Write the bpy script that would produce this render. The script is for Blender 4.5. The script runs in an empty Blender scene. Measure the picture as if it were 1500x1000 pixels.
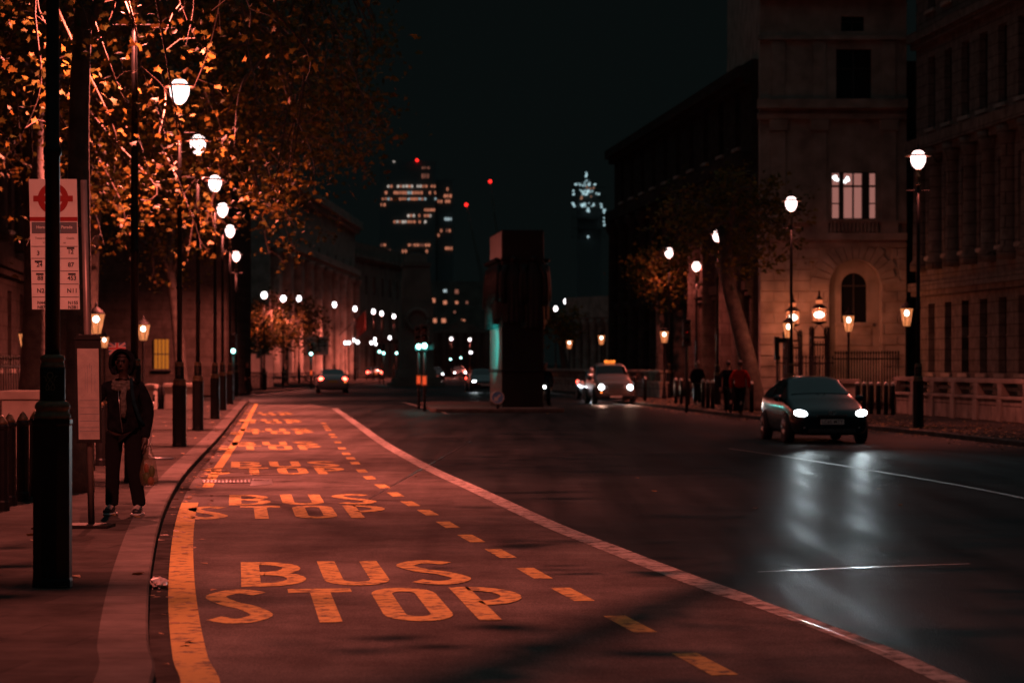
import bpy, bmesh, math, random
import numpy as np
from mathutils import Vector, Matrix, noise as mnoise
R = math.radians
random.seed(7)
rng = np.random.default_rng(7)
SC = bpy.context.scene
COL = SC.collection

# ---------------------------------------------------------------- camera, sky, exposure
F, CH, HY = 3530.0, 1.75, 533.0            # focal length in photo pixels, eye height, horizon row
cd = bpy.data.cameras.new('camera')
cam = bpy.data.objects.new('camera', cd); COL.objects.link(cam)
cam.location = (0, 0, CH); cam.rotation_euler = (R(90), 0, 0)
cd.sensor_width = 36; cd.lens = F / 1500 * 36; cd.shift_y = 33 / 1500
cd.clip_start = .5; cd.clip_end = 6000
cd.dof.use_dof = True; cd.dof.focus_distance = 23; cd.dof.aperture_fstop = 3.0
SC.camera = cam
w = bpy.data.worlds.new('World'); SC.world = w; w.use_nodes = True
bg = w.node_tree.nodes['Background']
bg.inputs[1].default_value = .0039
_n = w.node_tree.nodes; _l = w.node_tree.links                 # dark night sky, brightened high overhead, out of view, to lift the shadows
_tc = _n.new('ShaderNodeTexCoord'); _sp = _n.new('ShaderNodeSeparateXYZ'); _mr = _n.new('ShaderNodeMapRange'); _mx = _n.new('ShaderNodeMix'); _mx.data_type = 'RGBA'
_mr.inputs['From Min'].default_value = .22; _mr.inputs['From Max'].default_value = .75; _mr.interpolation_type = 'SMOOTHSTEP'
_mx.inputs[6].default_value = (.62, .97, .96, 1); _mx.inputs[7].default_value = (14.0, 23.0, 24.0, 1)
_l.new(_tc.outputs['Generated'], _sp.inputs[0]); _l.new(_sp.outputs['Z'], _mr.inputs['Value']); _l.new(_mr.outputs['Result'], _mx.inputs[0]); _l.new(_mx.outputs[2], bg.inputs[0])
SC.view_settings.view_transform = 'Standard'; SC.view_settings.look = 'None'
SC.view_settings.exposure = 0; SC.view_settings.gamma = 1
SC.cycles.use_denoising = True
SC.cycles.max_bounces = 6; SC.cycles.diffuse_bounces = 3; SC.cycles.glossy_bounces = 3
SC.cycles.transparent_max_bounces = 12
SC.cycles.caustics_reflective = False; SC.cycles.caustics_refractive = False
SC.cycles.sample_clamp_indirect = 4
SC.cycles.use_light_tree = True

SODIUM = (1.0, .19, .135)

def at(px, py, d):
    return Vector(((px - 750) / F * d, d, CH - (py - HY) / F * d))
def gr(px, py, z=0.0):
    d = F * (CH - z) / (py - HY)
    return Vector(((px - 750) / F * d, d, z))
def xat(px, d): return (px - 750) / F * d

# ---------------------------------------------------------------- helpers
def tag(o, label=None, cat=None, group=None, kind=None):
    if label: o['label'] = label
    if cat: o['category'] = cat
    if group: o['group'] = group
    if kind: o['kind'] = kind
    return o
def thing(name, label, cat, loc=(0, 0, 0), rz=0.0, group=None):
    o = bpy.data.objects.new(name, None); COL.objects.link(o)
    o.empty_display_size = .2
    o.location = loc; o.rotation_euler = (0, 0, rz)
    return tag(o, label, cat, group)
def copy_tree(o, parent=None):
    c = o.copy(); COL.objects.link(c)
    if parent is not None: c.parent = parent
    for ch in list(o.children): copy_tree(ch, c)
    return c
def recopy(proto, loc, rz, label, scale=None):
    c = copy_tree(proto); c.location = loc; c.rotation_euler = (0, 0, rz); c['label'] = label
    if scale: c.scale = scale
    return c
def obj_from(name, me, mat, parent=None):
    me.materials.clear(); me.materials.append(mat)
    o = bpy.data.objects.new(name, me); COL.objects.link(o)
    if parent is not None: o.parent = parent
    return o

class MB:
    def __init__(s): s.v = []; s.f = []; s.sm = []
    def add(s, vs, fs, smooth=False):
        b = len(s.v); s.v += [tuple(p) for p in vs]
        s.f += [tuple(b + i for i in f) for f in fs]; s.sm += [smooth] * len(fs); return s
    def box(s, c, size, rz=0.0, M=None):
        hx, hy, hz = size[0] / 2, size[1] / 2, size[2] / 2
        vs = [Vector((x, y, z)) for x in (-hx, hx) for y in (-hy, hy) for z in (-hz, hz)]
        m = M if M is not None else Matrix.Rotation(rz, 3, 'Z')
        vs = [m @ p + Vector(c) for p in vs]
        return s.add(vs, [(0, 1, 3, 2), (4, 6, 7, 5), (0, 4, 5, 1), (2, 3, 7, 6), (0, 2, 6, 4), (1, 5, 7, 3)])
    def bbox(s, lo, hi):
        return s.box([(a + b) / 2 for a, b in zip(lo, hi)], [b - a for a, b in zip(lo, hi)])
    def lathe(s, prof, n=16, c=(0, 0, 0), smooth=True, sx=1, sy=1, rot=0.0):
        vs = []; fs = []
        for r, z in prof:
            for k in range(n):
                a = 2 * math.pi * k / n + rot
                vs.append((c[0] + r * math.cos(a) * sx, c[1] + r * math.sin(a) * sy, c[2] + z))
        for i in range(len(prof) - 1):
            for k in range(n):
                fs.append((i * n + k, i * n + (k + 1) % n, (i + 1) * n + (k + 1) % n, (i + 1) * n + k))
        s.add(vs, fs, smooth)
        s.add(vs[:n], [tuple(range(n))[::-1]]); s.add(vs[-n:], [tuple(range(n))])
        return s
    def tube(s, pts, r, n=8, smooth=True, caps=True):
        pts = [Vector(p) for p in pts]; m = len(pts)
        rs = r if isinstance(r, (list, tuple)) else [r] * m
        vs = []; fs = []; up = None
        for i, p in enumerate(pts):
            t = (pts[min(i + 1, m - 1)] - pts[max(i - 1, 0)])
            t = t.normalized() if t.length > 1e-9 else Vector((0, 0, 1))
            if up is None:
                up = t.orthogonal().normalized()
            else:
                up = (up - t * up.dot(t)); up = up.normalized() if up.length > 1e-6 else t.orthogonal().normalized()
            b = t.cross(up)
            for k in range(n):
                a = 2 * math.pi * k / n
                vs.append(p + (up * math.cos(a) + b * math.sin(a)) * rs[i])
        for i in range(m - 1):
            for k in range(n):
                fs.append((i * n + k, i * n + (k + 1) % n, (i + 1) * n + (k + 1) % n, (i + 1) * n + k))
        s.add(vs, fs, smooth)
        if caps: s.add(vs[:n], [tuple(range(n))[::-1]]); s.add(vs[-n:], [tuple(range(n))])
        return s
    def prism(s, poly, z0, z1):
        n = len(poly)
        vs = [(x, y, z0) for x, y in poly] + [(x, y, z1) for x, y in poly]
        fs = [tuple(range(n))[::-1], tuple(range(n, 2 * n))] + [(i, (i + 1) % n, n + (i + 1) % n, n + i) for i in range(n)]
        return s.add(vs, fs)
    def sheet(s, poly, z):
        return s.add([(x, y, z) for x, y in poly], [tuple(range(len(poly)))])
    def prism_xz(s, poly, y0, y1):
        n = len(poly)
        vs = [(x, y0, z) for x, z in poly] + [(x, y1, z) for x, z in poly]
        fs = [tuple(range(n)), tuple(range(n, 2 * n))[::-1]] + [(i, n + i, n + (i + 1) % n, (i + 1) % n) for i in range(n)]
        return s.add(vs, fs)
    def ball(s, c, r, n=12, m=8, sc=(1, 1, 1)):
        vs = [(c[0], c[1], c[2] - r * sc[2])]; fs = []
        for j in range(1, m):
            p = math.pi * j / m - math.pi / 2
            for k in range(n):
                a = 2 * math.pi * k / n
                vs.append((c[0] + r * math.cos(p) * math.cos(a) * sc[0], c[1] + r * math.cos(p) * math.sin(a) * sc[1], c[2] + r * math.sin(p) * sc[2]))
        vs.append((c[0], c[1], c[2] + r * sc[2]))
        for k in range(n):
            fs.append((0, 1 + (k + 1) % n, 1 + k)); fs.append((len(vs) - 1, 1 + (m - 2) * n + k, 1 + (m - 2) * n + (k + 1) % n))
        for j in range(m - 2):
            for k in range(n):
                fs.append((1 + j * n + k, 1 + j * n + (k + 1) % n, 1 + (j + 1) * n + (k + 1) % n, 1 + (j + 1) * n + k))
        return s.add(vs, fs, True)
    def ribbon(s, pts, width, z, closed=False):
        """flat strip on the ground along pts (x,y)"""
        P = [Vector((p[0], p[1])) for p in pts]; n = len(P); vs = []
        wd = width if isinstance(width, (list, tuple)) else [width] * n
        for i in range(n):
            if closed: t = P[(i + 1) % n] - P[(i - 1) % n]
            else: t = P[min(i + 1, n - 1)] - P[max(i - 1, 0)]
            t.normalize(); nn = Vector((-t.y, t.x))
            vs.append((P[i].x + nn.x * wd[i] / 2, P[i].y + nn.y * wd[i] / 2, z)); vs.append((P[i].x - nn.x * wd[i] / 2, P[i].y - nn.y * wd[i] / 2, z))
        m = n if closed else n - 1
        fs = [(2 * i, 2 * i + 1, (2 * i + 3) % (2 * n), (2 * i + 2) % (2 * n)) for i in range(m)]
        return s.add(vs, fs)
    def mesh(s, name):
        me = bpy.data.meshes.new(name); me.from_pydata(s.v, [], s.f)
        me.polygons.foreach_set('use_smooth', s.sm); me.update()
        bm = bmesh.new(); bm.from_mesh(me); bmesh.ops.remove_doubles(bm, verts=bm.verts, dist=1e-5)
        bm.to_mesh(me); bm.free()
        return me
    def build(s, name, mat, parent=None, bevel=0.0, segs=2):
        me = s.mesh(name)
        if bevel:
            bm = bmesh.new(); bm.from_mesh(me)
            bmesh.ops.recalc_face_normals(bm, faces=bm.faces)
            ed = [e for e in bm.edges if len(e.link_faces) == 2 and e.calc_face_angle(0) > .5]
            bmesh.ops.bevel(bm, geom=ed, offset=bevel, segments=segs, affect='EDGES', profile=.6)
            bm.to_mesh(me); bm.free()
        return obj_from(name, me, mat, parent)

def catmull(pts, k=6, closed=False):
    P = [Vector(p) for p in pts]; n = len(P); out = []
    rngi = range(n if closed else n - 1)
    for i in rngi:
        if closed: a, b, c, d = P[(i - 1) % n], P[i], P[(i + 1) % n], P[(i + 2) % n]
        else: a, b, c, d = P[max(i - 1, 0)], P[i], P[i + 1], P[min(i + 2, n - 1)]
        for j in range(k):
            t = j / k
            out.append(.5 * ((2 * b) + (c - a) * t + (2 * a - 5 * b + 4 * c - d) * t * t + (3 * b - a - 3 * c + d) * t ** 3))
    if not closed: out.append(P[-1].copy())
    return out

# ---------------------------------------------------------------- materials
def mat(name, col, rough=.5, metal=0.0, var=0.0, vscale=3.0, bump=0.0, bscale=20.0, spec=.5, coat=0.0, rvar=0.0):
    m = bpy.data.materials.new(name); m.use_nodes = True
    nt = m.node_tree; p = nt.nodes['Principled BSDF']
    p.inputs['Roughness'].default_value = rough; p.inputs['Metallic'].default_value = metal
    p.inputs['Specular IOR Level'].default_value = spec; p.inputs['Coat Weight'].default_value = coat
    p.inputs['Coat Roughness'].default_value = .08
    p.inputs['Base Color'].default_value = (*col, 1)
    if var or bump or rvar:
        tc = nt.nodes.new('ShaderNodeTexCoord')
    if var:
        n = nt.nodes.new('ShaderNodeTexNoise'); n.inputs['Scale'].default_value = vscale; n.inputs['Detail'].default_value = 6
        nt.links.new(tc.outputs['Object'], n.inputs['Vector'])
        r = nt.nodes.new('ShaderNodeValToRGB')
        r.color_ramp.elements[0].position = .3; r.color_ramp.elements[1].position = .7
        r.color_ramp.elements[0].color = (*[c * (1 - var) for c in col], 1)
        r.color_ramp.elements[1].color = (*[min(1, c * (1 + var)) for c in col], 1)
        nt.links.new(n.outputs['Fac'], r.inputs['Fac']); nt.links.new(r.outputs['Color'], p.inputs['Base Color'])
    if rvar:
        n = nt.nodes.new('ShaderNodeTexNoise'); n.inputs['Scale'].default_value = vscale * 1.7; n.inputs['Detail'].default_value = 5
        nt.links.new(tc.outputs['Object'], n.inputs['Vector'])
        mr = nt.nodes.new('ShaderNodeMapRange'); mr.inputs['From Min'].default_value = .3; mr.inputs['From Max'].default_value = .7
        mr.inputs['To Min'].default_value = rough - rvar; mr.inputs['To Max'].default_value = rough + rvar
        nt.links.new(n.outputs['Fac'], mr.inputs['Value']); nt.links.new(mr.outputs['Result'], p.inputs['Roughness'])
    if bump:
        n = nt.nodes.new('ShaderNodeTexNoise'); n.inputs['Scale'].default_value = bscale; n.inputs['Detail'].default_value = 8
        nt.links.new(tc.outputs['Object'], n.inputs['Vector'])
        b = nt.nodes.new('ShaderNodeBump'); b.inputs['Strength'].default_value = bump; b.inputs['Distance'].default_value = .02
        nt.links.new(n.outputs['Fac'], b.inputs['Height']); nt.links.new(b.outputs['Normal'], p.inputs['Normal'])
    return m
def emit(name, col, strength, see_through=0.0, sample=False):
    m = bpy.data.materials.new(name); m.use_nodes = True; nt = m.node_tree
    nt.nodes.remove(nt.nodes['Principled BSDF'])
    out = nt.nodes['Material Output']
    e = nt.nodes.new('ShaderNodeEmission'); e.inputs[0].default_value = (*col, 1); e.inputs[1].default_value = strength
    if see_through:
        t = nt.nodes.new('ShaderNodeBsdfTransparent'); mx = nt.nodes.new('ShaderNodeMixShader')
        mx.inputs[0].default_value = 1 - see_through
        nt.links.new(t.outputs[0], mx.inputs[1]); nt.links.new(e.outputs[0], mx.inputs[2]); nt.links.new(mx.outputs[0], out.inputs[0])
    else: nt.links.new(e.outputs[0], out.inputs[0])
    m.cycles.emission_sampling = 'FRONT' if sample else 'NONE'
    return m
def N(nt, kind, **kw):
    n = nt.nodes.new(kind)
    for k, v in kw.items():
        if k in n.inputs: n.inputs[k].default_value = v
        else: setattr(n, k, v)
    return n

def asphalt(name, c0, c1, spec=.10, r0=.36, r1=.50, bump=.6):
    m = mat(name, (.055, .052, .05), .45); nt = m.node_tree; L = nt.links; p = nt.nodes['Principled BSDF']
    tc = N(nt, 'ShaderNodeTexCoord')
    big = N(nt, 'ShaderNodeTexNoise', Scale=.35, Detail=7.0, Roughness=.65); L.new(tc.outputs['Object'], big.inputs['Vector'])
    mp = N(nt, 'ShaderNodeMapping'); mp.inputs['Rotation'].default_value = (0, 0, R(6.5)); mp.inputs['Scale'].default_value = (1.2, .06, 1)
    L.new(tc.outputs['Object'], mp.inputs['Vector'])
    streak = N(nt, 'ShaderNodeTexNoise', Scale=1.6, Detail=5.0); L.new(mp.outputs[0], streak.inputs['Vector'])
    fine = N(nt, 'ShaderNodeTexVoronoi', Scale=95.0); L.new(tc.outputs['Object'], fine.inputs['Vector'])
    gr_ = N(nt, 'ShaderNodeTexNoise', Scale=60.0, Detail=4.0); L.new(tc.outputs['Object'], gr_.inputs['Vector'])
    add = N(nt, 'ShaderNodeMath', operation='ADD'); L.new(big.outputs['Fac'], add.inputs[0]); L.new(streak.outputs['Fac'], add.inputs[1])
    ad2 = N(nt, 'ShaderNodeMath', operation='MULTIPLY_ADD'); L.new(gr_.outputs['Fac'], ad2.inputs[0]); ad2.inputs[1].default_value = .9; L.new(add.outputs[0], ad2.inputs[2])
    rp = N(nt, 'ShaderNodeValToRGB'); rp.color_ramp.elements[0].position = .38; rp.color_ramp.elements[1].position = .62
    dv = N(nt, 'ShaderNodeMath', operation='DIVIDE'); L.new(ad2.outputs[0], dv.inputs[0]); dv.inputs[1].default_value = 2.9
    rp.color_ramp.elements[0].color = (*c0, 1); rp.color_ramp.elements[1].color = (*c1, 1)
    p.inputs['Specular IOR Level'].default_value = spec
    L.new(dv.outputs[0], rp.inputs['Fac'])
    g2 = N(nt, 'ShaderNodeTexNoise', Scale=130.0, Detail=3.0, Roughness=.7); L.new(tc.outputs['Object'], g2.inputs['Vector'])
    gm = N(nt, 'ShaderNodeMapRange'); gm.inputs['From Min'].default_value = .34; gm.inputs['From Max'].default_value = .66; gm.inputs['To Min'].default_value = .45; gm.inputs['To Max'].default_value = 1.6; L.new(g2.outputs['Fac'], gm.inputs['Value'])
    pt = N(nt, 'ShaderNodeTexNoise', Scale=.9, Detail=4.0, Roughness=.7); L.new(tc.outputs['Object'], pt.inputs['Vector'])
    pm = N(nt, 'ShaderNodeMapRange'); pm.inputs['From Min'].default_value = .35; pm.inputs['From Max'].default_value = .65; pm.inputs['To Min'].default_value = .72; pm.inputs['To Max'].default_value = 1.25; L.new(pt.outputs['Fac'], pm.inputs['Value'])
    mm_ = N(nt, 'ShaderNodeMath', operation='MULTIPLY'); L.new(gm.outputs[0], mm_.inputs[0]); L.new(pm.outputs[0], mm_.inputs[1])
    vs_ = N(nt, 'ShaderNodeVectorMath', operation='SCALE'); L.new(rp.outputs['Color'], vs_.inputs[0]); L.new(mm_.outputs[0], vs_.inputs['Scale'])
    L.new(vs_.outputs[0], p.inputs['Base Color'])
    mr = N(nt, 'ShaderNodeMapRange'); mr.inputs['From Min'].default_value = .35; mr.inputs['From Max'].default_value = .65
    mr.inputs['To Min'].default_value = r0; mr.inputs['To Max'].default_value = r1
    L.new(streak.outputs['Fac'], mr.inputs['Value']); L.new(mr.outputs[0], p.inputs['Roughness'])
    h0 = N(nt, 'ShaderNodeMath', operation='ADD'); L.new(fine.outputs['Distance'], h0.inputs[0]); L.new(gr_.outputs['Fac'], h0.inputs[1])
    md_n = N(nt, 'ShaderNodeTexNoise', Scale=11.0, Detail=6.0, Roughness=.75); L.new(tc.outputs['Object'], md_n.inputs['Vector'])
    hs = N(nt, 'ShaderNodeMath', operation='MULTIPLY_ADD'); L.new(md_n.outputs['Fac'], hs.inputs[0]); hs.inputs[1].default_value = 2.2; L.new(h0.outputs[0], hs.inputs[2])
    b = N(nt, 'ShaderNodeBump', Strength=bump, Distance=.006); L.new(hs.outputs[0], b.inputs['Height']); L.new(b.outputs['Normal'], p.inputs['Normal'])
    return m
def paint(name, col, wear=.5, scale=5.0):
    m = mat(name, col, .7, bump=.25, bscale=70, spec=.2); nt = m.node_tree; L = nt.links; p = nt.nodes['Principled BSDF']
    tc = N(nt, 'ShaderNodeTexCoord')
    n = N(nt, 'ShaderNodeTexNoise', Scale=scale, Detail=10.0, Roughness=.72); L.new(tc.outputs['Object'], n.inputs['Vector'])
    rp = N(nt, 'ShaderNodeValToRGB'); rp.color_ramp.elements[0].position = wear - .1; rp.color_ramp.elements[1].position = wear + .06
    rp.color_ramp.elements[0].color = (.07, .065, .06, 1); rp.color_ramp.elements[1].color = (*col, 1)
    e = rp.color_ramp.elements.new(min(.99, wear + .3)); e.color = (*[c * .8 for c in col], 1)
    L.new(n.outputs['Fac'], rp.inputs['Fac']); L.new(rp.outputs['Color'], p.inputs['Base Color'])
    return m
def slabs(name, c1, c2, mortar, bw, bh, ms=.012, rot=0.0, bump=.4, rough=.7, plane='XY'):
    m = mat(name, c1, rough); nt = m.node_tree; L = nt.links; p = nt.nodes['Principled BSDF']
    tc = N(nt, 'ShaderNodeTexCoord'); mp = N(nt, 'ShaderNodeMapping'); mp.inputs['Rotation'].default_value = (0, 0, rot)
    if plane == 'XZ':
        sp = N(nt, 'ShaderNodeSeparateXYZ'); cb = N(nt, 'ShaderNodeCombineXYZ'); L.new(tc.outputs['Object'], sp.inputs[0])
        L.new(sp.outputs[0], cb.inputs[0]); L.new(sp.outputs[2], cb.inputs[1]); L.new(cb.outputs[0], mp.inputs['Vector'])
    else: L.new(tc.outputs['Object'], mp.inputs['Vector'])
    br = N(nt, 'ShaderNodeTexBrick', Scale=1.0); br.inputs['Color1'].default_value = (*c1, 1); br.inputs['Color2'].default_value = (*c2, 1)
    br.inputs['Mortar'].default_value = (*mortar, 1); br.inputs['Mortar Size'].default_value = ms
    br.inputs['Brick Width'].default_value = bw; br.inputs['Row Height'].default_value = bh; br.inputs['Mortar Smooth'].default_value = .3
    L.new(mp.outputs[0], br.inputs['Vector'])
    n = N(nt, 'ShaderNodeTexNoise', Scale=2.2, Detail=8.0, Roughness=.65); L.new(tc.outputs['Object'], n.inputs['Vector'])
    mr = N(nt, 'ShaderNodeMapRange'); mr.inputs['From Min'].default_value = .3; mr.inputs['From Max'].default_value = .7
    mr.inputs['To Min'].default_value = .55; mr.inputs['To Max'].default_value = 1.25; L.new(n.outputs['Fac'], mr.inputs['Value'])
    mx = N(nt, 'ShaderNodeVectorMath', operation='SCALE'); L.new(br.outputs['Color'], mx.inputs[0]); L.new(mr.outputs[0], mx.inputs['Scale'])
    L.new(mx.outputs[0], p.inputs['Base Color'])
    h = N(nt, 'ShaderNodeMath', operation='SUBTRACT'); L.new(n.outputs['Fac'], h.inputs[0]); L.new(br.outputs['Fac'], h.inputs[1])
    b = N(nt, 'ShaderNodeBump', Strength=bump, Distance=.02); L.new(h.outputs[0], b.inputs['Height']); L.new(b.outputs['Normal'], p.inputs['Normal'])
    return m
def leafmat(name, cols, trans=.35):
    m = bpy.data.materials.new(name); m.use_nodes = True; nt = m.node_tree; L = nt.links
    p = nt.nodes['Principled BSDF']; out = nt.nodes['Material Output']
    g = N(nt, 'ShaderNodeNewGeometry'); rp = N(nt, 'ShaderNodeValToRGB')
    el = rp.color_ramp.elements
    el[0].color = (*cols[0], 1); el[1].color = (*cols[-1], 1)
    for i, c in enumerate(cols[1:-1]): e = el.new((i + 1) / (len(cols) - 1)); e.color = (*c, 1)
    L.new(g.outputs['Random Per Island'], rp.inputs['Fac']); L.new(rp.outputs['Color'], p.inputs['Base Color'])
    p.inputs['Roughness'].default_value = .6; p.inputs['Specular IOR Level'].default_value = .15
    t = N(nt, 'ShaderNodeBsdfTranslucent'); L.new(rp.outputs['Color'], t.inputs[0])
    mx = N(nt, 'ShaderNodeMixShader'); mx.inputs[0].default_value = trans
    L.new(p.outputs[0], mx.inputs[1]); L.new(t.outputs[0], mx.inputs[2]); L.new(mx.outputs[0], out.inputs[0])
    return m

M = {}
M['asphalt'] = asphalt('asphalt', (.005, .0075, .0078), (.017, .0235, .0245))  # darker, teal-tinted copy: lamplight falloff and lens veil put into the colour
M['lane'] = asphalt('lit_lane_asphalt', (.040, .037, .035), (.115, .107, .098), .04, .7, .85, .7)  # lighter copy: stronger lamplight on the kerb side put into the colour
M['earth'] = mat('earth', (.03, .03, .028), .9, var=.4, vscale=.5)
M['yellow'] = paint('yellow_paint', (.42, .29, .09), .45, 6.0)
M['letter'] = paint('yellow_lettering_paint', (.43, .31, .105), .475, 8.0)
M['white'] = paint('white_paint', (.34, .32, .29), .49, 6.0)
M['old_white'] = paint('faded_white_paint', (.10, .095, .09), .50, 6.0)
M['pave'] = slabs('paving_slabs', (.055, .049, .045), (.038, .034, .031), (.035, .032, .03), .9, .62, .012, R(6), .3, .62)
M['kerb'] = slabs('granite_kerb', (.105, .094, .087), (.08, .073, .067), (.05, .045, .04), 50, 1.2, .010, R(5), .3, .55)
M['gutter'] = mat('gutter_grime', (.03, .028, .026), .7, var=.6, vscale=4, bump=.6, bscale=30)
M['black'] = mat('black_paint', (.008, .0085, .009), .42, var=.3, vscale=6, bump=.06, bscale=14, spec=.15)
M['gilt'] = mat('dull_gilt_paint', (.085, .055, .024), .55, metal=.1, var=.4, vscale=25)
M['iron'] = mat('black_iron', (.010, .010, .010), .6, bump=.2, bscale=40, spec=.12)
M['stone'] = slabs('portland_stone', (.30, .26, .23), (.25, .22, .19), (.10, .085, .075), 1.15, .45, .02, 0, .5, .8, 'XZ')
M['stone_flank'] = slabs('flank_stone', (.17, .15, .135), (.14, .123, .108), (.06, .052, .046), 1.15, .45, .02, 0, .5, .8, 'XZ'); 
M['stone_plain'] = mat('weathered_stone', (.27, .24, .21), .8, var=.35, vscale=1.2, bump=.3, bscale=12)
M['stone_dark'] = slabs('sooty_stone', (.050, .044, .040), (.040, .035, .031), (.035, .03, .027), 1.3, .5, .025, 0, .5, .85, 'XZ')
M['stone_far'] = mat('far_stone', (.17, .15, .13), .85, var=.3, vscale=.6)
M['dark_glass'] = mat('dark_glass', (.008, .009, .010), .08, spec=.6)
M['bark'] = mat('plane_tree_bark', (.045, .037, .030), .85, var=.55, vscale=5, bump=.6, bscale=18)
M['twig'] = mat('twig_bark', (.042, .028, .018), .8, var=.3, vscale=8)
M['leaf'] = leafmat('autumn_leaves', [(.022, .030, .008), (.050, .052, .011), (.095, .078, .015), (.155, .11, .02), (.075, .04, .010)])
M['leaf_far'] = leafmat('far_autumn_leaves', [(.05, .055, .014), (.12, .085, .018), (.20, .11, .02), (.10, .06, .015)])
M['leaf_dim'] = leafmat('dim_green_leaves', [(.015, .022, .008), (.03, .03, .008), (.09, .06, .012), (.03, .025, .008)])
M['fallen'] = leafmat('fallen_leaves', [(.07, .04, .02), (.16, .09, .03), (.22, .13, .05), (.10, .05, .02)], .1)
M['globe'] = emit('lamp_globe_glow', (1, .70, .66), 6.0, .45)
M['globe_far'] = emit('far_lamp_glow', (1.0, .93, .96), 9.0, .45)
M['lantern'] = emit('lantern_glass_glow', (1, .30, .10), 1.1, .55)
M['mantle'] = emit('lantern_mantle_glow', (1, .80, .62), 18.0, .5)
M['warm_lantern'] = emit('gate_lantern_glow', (1, .22, .08), 1.0, .5)
M['chrome'] = mat('worn_steel', (.35, .35, .35), .3, metal=.9, var=.2, vscale=8)
M['rubber'] = mat('tyre_rubber', (.012, .012, .012), .75)
M['head_white'] = emit('headlight_glow', (.90, .97, 1.0), 14.0)
M['tail_red'] = emit('tail_light_glow', (1, .05, .03), 24.0)
M['tail_amber'] = emit('indicator_glow', (1, .20, .03), 3.5)
M['go_green'] = emit('green_signal_glow', (.42, 1.0, .92), 9.0)
M['stop_red'] = emit('red_signal_glow', (1, .02, .015), 3.0)

def matte(m, gloss=0.0):
    """rough mineral surface: diffuse with a small constant sheen instead of a grazing-angle mirror"""
    nt = m.node_tree; L = nt.links; p = nt.nodes['Principled BSDF']; out = nt.nodes['Material Output']
    d = nt.nodes.new('ShaderNodeBsdfDiffuse'); d.inputs['Roughness'].default_value = .6; g = nt.nodes.new('ShaderNodeBsdfGlossy'); mx = nt.nodes.new('ShaderNodeMixShader'); mx.inputs[0].default_value = gloss
    d.inputs['Color'].default_value = p.inputs['Base Color'].default_value; g.inputs['Roughness'].default_value = p.inputs['Roughness'].default_value
    for l in list(nt.links):
        if l.to_node == p:
            if l.to_socket.name == 'Base Color': L.new(l.from_socket, d.inputs['Color'])
            if l.to_socket.name == 'Normal': L.new(l.from_socket, d.inputs['Normal']); L.new(l.from_socket, g.inputs['Normal'])
            if l.to_socket.name == 'Roughness': L.new(l.from_socket, g.inputs['Roughness'])
    L.new(d.outputs[0], mx.inputs[1]); L.new(g.outputs[0], mx.inputs[2]); L.new(mx.outputs[0], out.inputs[0])
matte(M['asphalt'], .06); matte(M['lane'], .02)
for k_, g_ in (('yellow', .02), ('letter', .02), ('white', .03), ('pave', .01), ('kerb', .015), ('gutter', .01), ('stone', 0), ('stone_plain', 0), ('stone_dark', 0), ('stone_flank', 0), ('stone_far', 0), ('earth', 0)): matte(M[k_], g_)
# ---------------------------------------------------------------- ground, road, pavements
HEAD = math.atan(.1)                       # the street leads off a little to the left
g = MB().sheet([(-1500, -60), (1500, -60), (1500, 3500), (-1500, 3500)], -.06).build('ground', M['earth']); tag(g, kind='structure')
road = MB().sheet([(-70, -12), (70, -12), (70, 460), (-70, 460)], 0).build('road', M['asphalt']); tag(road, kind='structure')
KZ = .11
kp = [(222, 1000), (218, 940), (217, 885), (222, 825), (234, 765), (250, 724), (272, 690), (300, 660), (322, 637), (341, 614), (352, 600), (361, 589)]
kerbL = [(-.95, -10), (-1.05, 0), (-1.35, 7)] + [tuple(gr(a, b, KZ)[:2]) for a, b in kp]
kerbL += [(-12.1, 110.5), (-13.2, 113), (-15.5, 115), (-40, 117)]
kerbL = [tuple(p) for p in catmull(kerbL, 5)]
def offset_line(pts, dist):
    out = []
    for i in range(len(pts)):
        a = Vector(pts[max(i - 1, 0)]); b = Vector(pts[min(i + 1, len(pts) - 1)]); t = (b - a).normalized()
        out.append((pts[i][0] - t.y * dist, pts[i][1] + t.x * dist))
    return out
def strip(l1, l2, z): 
    n = len(l1); m = MB()
    vs = [(x, y, z) for x, y in l1] + [(x, y, z) for x, y in l2]
    return m.add(vs, [(i, n + i, n + i + 1, i + 1) for i in range(n - 1)])
def kerb_and_pavement(line, side, back, kname, pname):
    inner = offset_line(line, side * .30)
    k = MB(); n = len(line)
    vs = [(x, y, 0) for x, y in line] + [(x, y, KZ - .012) for x, y in line] + [(x, y, KZ) for x, y in offset_line(line, side * .015)] + [(x, y, KZ) for x, y in inner] + [(x, y, KZ - .08) for x, y in inner]
    k.add(vs, [(j * n + i, j * n + i + 1, (j + 1) * n + i + 1, (j + 1) * n + i) for j in range(4) for i in range(n - 1)])
    tag(k.build(kname, M['kerb']), kind='structure')
    far = [(back(p), p[1]) for p in inner]
    tag(strip(inner, far, KZ - .003).build(pname, M['pave']), kind='structure')
kerb_and_pavement(kerbL, 1, lambda p: -70, 'kerb', 'pavement')
kr = [(13.4, -10), (13.2, 10), (12.4, 30)] + [tuple(gr(a, b, KZ)[:2]) for a, b in [(1500, 647), (1285, 624), (1107, 609), (951, 591)]] + [(3.4, 125), (1.0, 160), (-3, 220), (-8, 330), (-10, 440)]
kerbR = [tuple(p) for p in catmull(kr, 5)]
kerb_and_pavement(kerbR, -1, lambda p: 70, 'kerb', 'pavement')
fl = [(-70, 128), (-30, 131), (-18, 135), (-15.2, 139)] + [tuple(gr(a, b, KZ)[:2]) for a, b in [(420, 570.5), (465, 566), (540, 560)]] + [(-12, 300), (-12, 440)]
kerbF = [tuple(p) for p in catmull(fl, 5)]
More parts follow.
